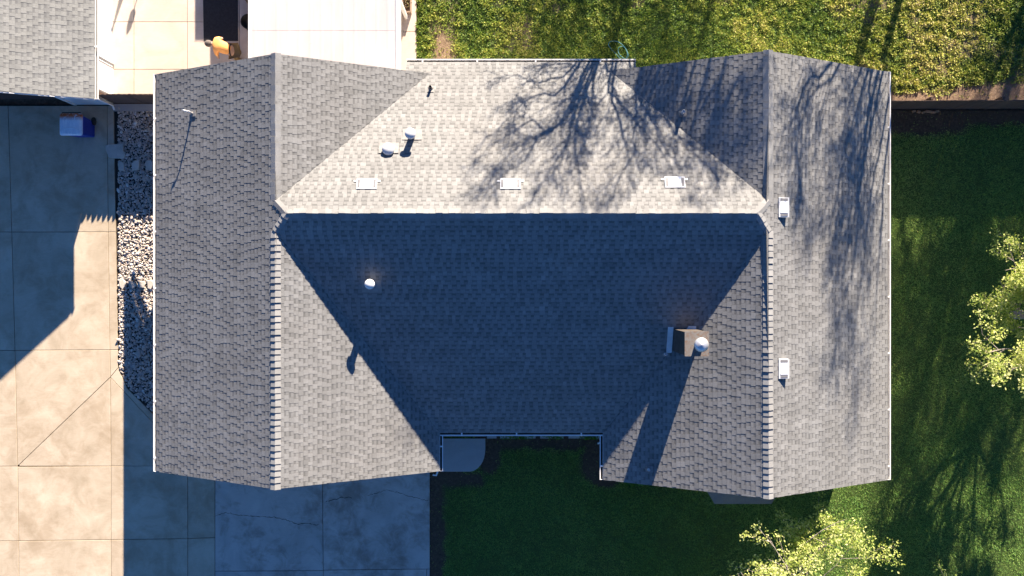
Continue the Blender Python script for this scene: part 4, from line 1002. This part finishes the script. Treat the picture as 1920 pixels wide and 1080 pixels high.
# ------------------------------------------------------------------ the person bending on the patio
def person():
    p0 = Vector((-9.62, 8.10, 0))
    t = thing('person', 'person in a bright orange shirt bending over beside the black mat', 'person', None, tuple(p0)); t.scale = (1.1, 1.1, 1.06)
    def skin(name, nodes, edges, mat, sub=2, root=0):
        m = bpy.data.meshes.new(name); m.from_pydata([n[:3] for n in nodes], edges, []); o = obj(name, m, mat, t)
        md = o.modifiers.new('skin', 'SKIN'); md.use_smooth_shade = True
        for i, n in enumerate(nodes):
            sv = m.skin_vertices[0].data[i]; sv.radius = (n[3], n[4] if len(n) > 4 else n[3]); sv.use_root = (i == root)
        ss = o.modifiers.new('sub', 'SUBSURF'); ss.levels = sub; ss.render_levels = sub; return o
    sk = simple("skin", (.50, .29, .20), .6, .06, 10); shirt = simple("orange_shirt", (.95, .42, .13), .8, .06, 8, bump=.3)
    trou = simple("tan_trousers", (.20, .13, .06), .85, .1, 8, bump=.3); hair = simple("grey_hair", (.13, .11, .10), .9, .25, 40, bump=.5)
    # pelvis, spine to neck leaning towards -x, head; legs; arms   (relative to the feet)
    N_ = [(.10,-.03,.93,.15,.12), (-.06,.01,1.02,.15,.13), (-.22,.06,1.08,.17,.14), (-.34,.10,1.10,.155,.12), (-.43,.13,1.09,.06), (-.55,.15,1.06,.085), (-.60,.16,1.03,.075),
          (.10,.08,.85,.095), (.05,.12,.48,.065), (.10,.13,.10,.045), (-.03,.15,.04,.04), (-.12,.16,.03,.03),
          (.13,-.13,.85,.095), (.10,-.16,.48,.065), (.17,-.16,.10,.045), (.04,-.19,.04,.04), (-.05,-.20,.03,.03),
          (-.34,.27,1.08,.065), (-.22,.36,.90,.048), (-.36,.38,.72,.036), (-.41,.37,.66,.034),
          (-.36,-.07,1.05,.065), (-.40,-.16,.78,.048), (-.46,-.12,.52,.036), (-.49,-.10,.46,.034)]
    E_ = [(0,1),(1,2),(2,3),(3,4),(4,5),(5,6),(0,7),(7,8),(8,9),(9,10),(10,11),(0,12),(12,13),(13,14),(14,15),(15,16),(3,17),(17,18),(18,19),(19,20),(3,21),(21,22),(22,23),(23,24)]
    body = skin('body', N_, E_, sk)
    skin('shirt', [(.07,-.02,.95,.18,.15), (-.06,.01,1.03,.19,.16), (-.22,.06,1.09,.215,.165), (-.345,.10,1.11,.20,.14), (-.40,.12,1.10,.10),
                   (-.34,.28,1.085,.085), (-.25,.345,.95,.068), (-.36,-.08,1.055,.085), (-.395,-.14,.86,.066)], [(0,1),(1,2),(2,3),(3,4),(3,5),(5,6),(3,7),(7,8)], shirt)
    skin('trousers', [(.105,-.03,.92,.19,.16), (.10,.08,.84,.11), (.05,.12,.48,.085), (.10,.13,.14,.07), (.13,-.13,.84,.11), (.10,-.16,.48,.085), (.17,-.16,.14,.07)], [(0,1),(1,2),(2,3),(0,4),(4,5),(5,6)], trou)
    MB().tube([(.07+.0*math.cos(a), -.03+.185*math.cos(a), .95+.16*math.sin(a)) for a in [2*math.pi*k/16 for k in range(17)]], .022, 6).build('belt', M['black'], t)
    hv, hf = IV.copy(), IF; hv = hv*np.array([.125, .108, .115]); keep = [f for f in hf if IV[f].mean(0)[2] > -.15 or IV[f].mean(0)[0] > .2]
    obj('hair', np_mesh('hair', hv+np.array([-.585, .155, 1.075]), np.array(keep), smooth=True), hair, t)
    for dx, dy in ((-.02, .145), (.05, -.18)):
        vs, fs = loft([ring(dx-.17, dx+.12, dy-.045, dy+.045, .002, .04), ring(dx-.16, dx+.12, dy-.045, dy+.045, .05, .04), ring(dx-.05, dx+.11, dy-.035, dy+.035, .10, .03)]); MB().add(vs, fs, smooth=True).build('shoe', M['black'], t)
    for base, nm in ((Vector((-.425,.367,.64)), 0), (Vector((-.505,-.095,.44)), 1)):
        for k, (w_, l_) in enumerate([(-.027, .065), (-.009, .075), (.009, .072), (.027, .056)]):
            q_ = base+Vector((0, w_, 0)); MB().tube([q_+Vector((.01, 0, .02)), q_+Vector((-.012, 0, -l_*.45)), q_+Vector((.0, 0, -l_*.8)), q_+Vector((.018, 0, -l_))], [.009, .0088, .008, .006], 6).build('finger', sk, t)
        q_ = base+Vector((.01, -.032, .01)); MB().tube([q_+Vector((0, .01, .015)), q_+Vector((.02, -.014, -.015)), q_+Vector((.03, -.016, -.045))], [.011, .010, .007], 6).build('thumb', sk, t)
    for s in (-1, 1): MB().lathe((-.575, .155+s*.088, 1.05), [(.004, -.012), (.026, -.008), (.026, .0), (.01, .006)], 8, axis=(0, s, 0)).build('ear', sk, t)
    MB().tube([(-.655, .16, 1.03), (-.682, .163, 1.005), (-.655, .16, .985)], [.008, .014, .012], 6).build('nose', sk, t)
    for s in (-1, 1): MB().lathe((-.655, .16+s*.034, 1.045), [(.011, -.004), (.011, .003), (.004, .006)], 8, axis=(-1, 0, -.3)).build('eye', M['black'], t)
    MB().tube([(-.652, .135, .965), (-.662, .16, .962), (-.652, .185, .965)], .006, 5).build('mouth', simple("lips", (.38, .14, .12), .6), t)
person()
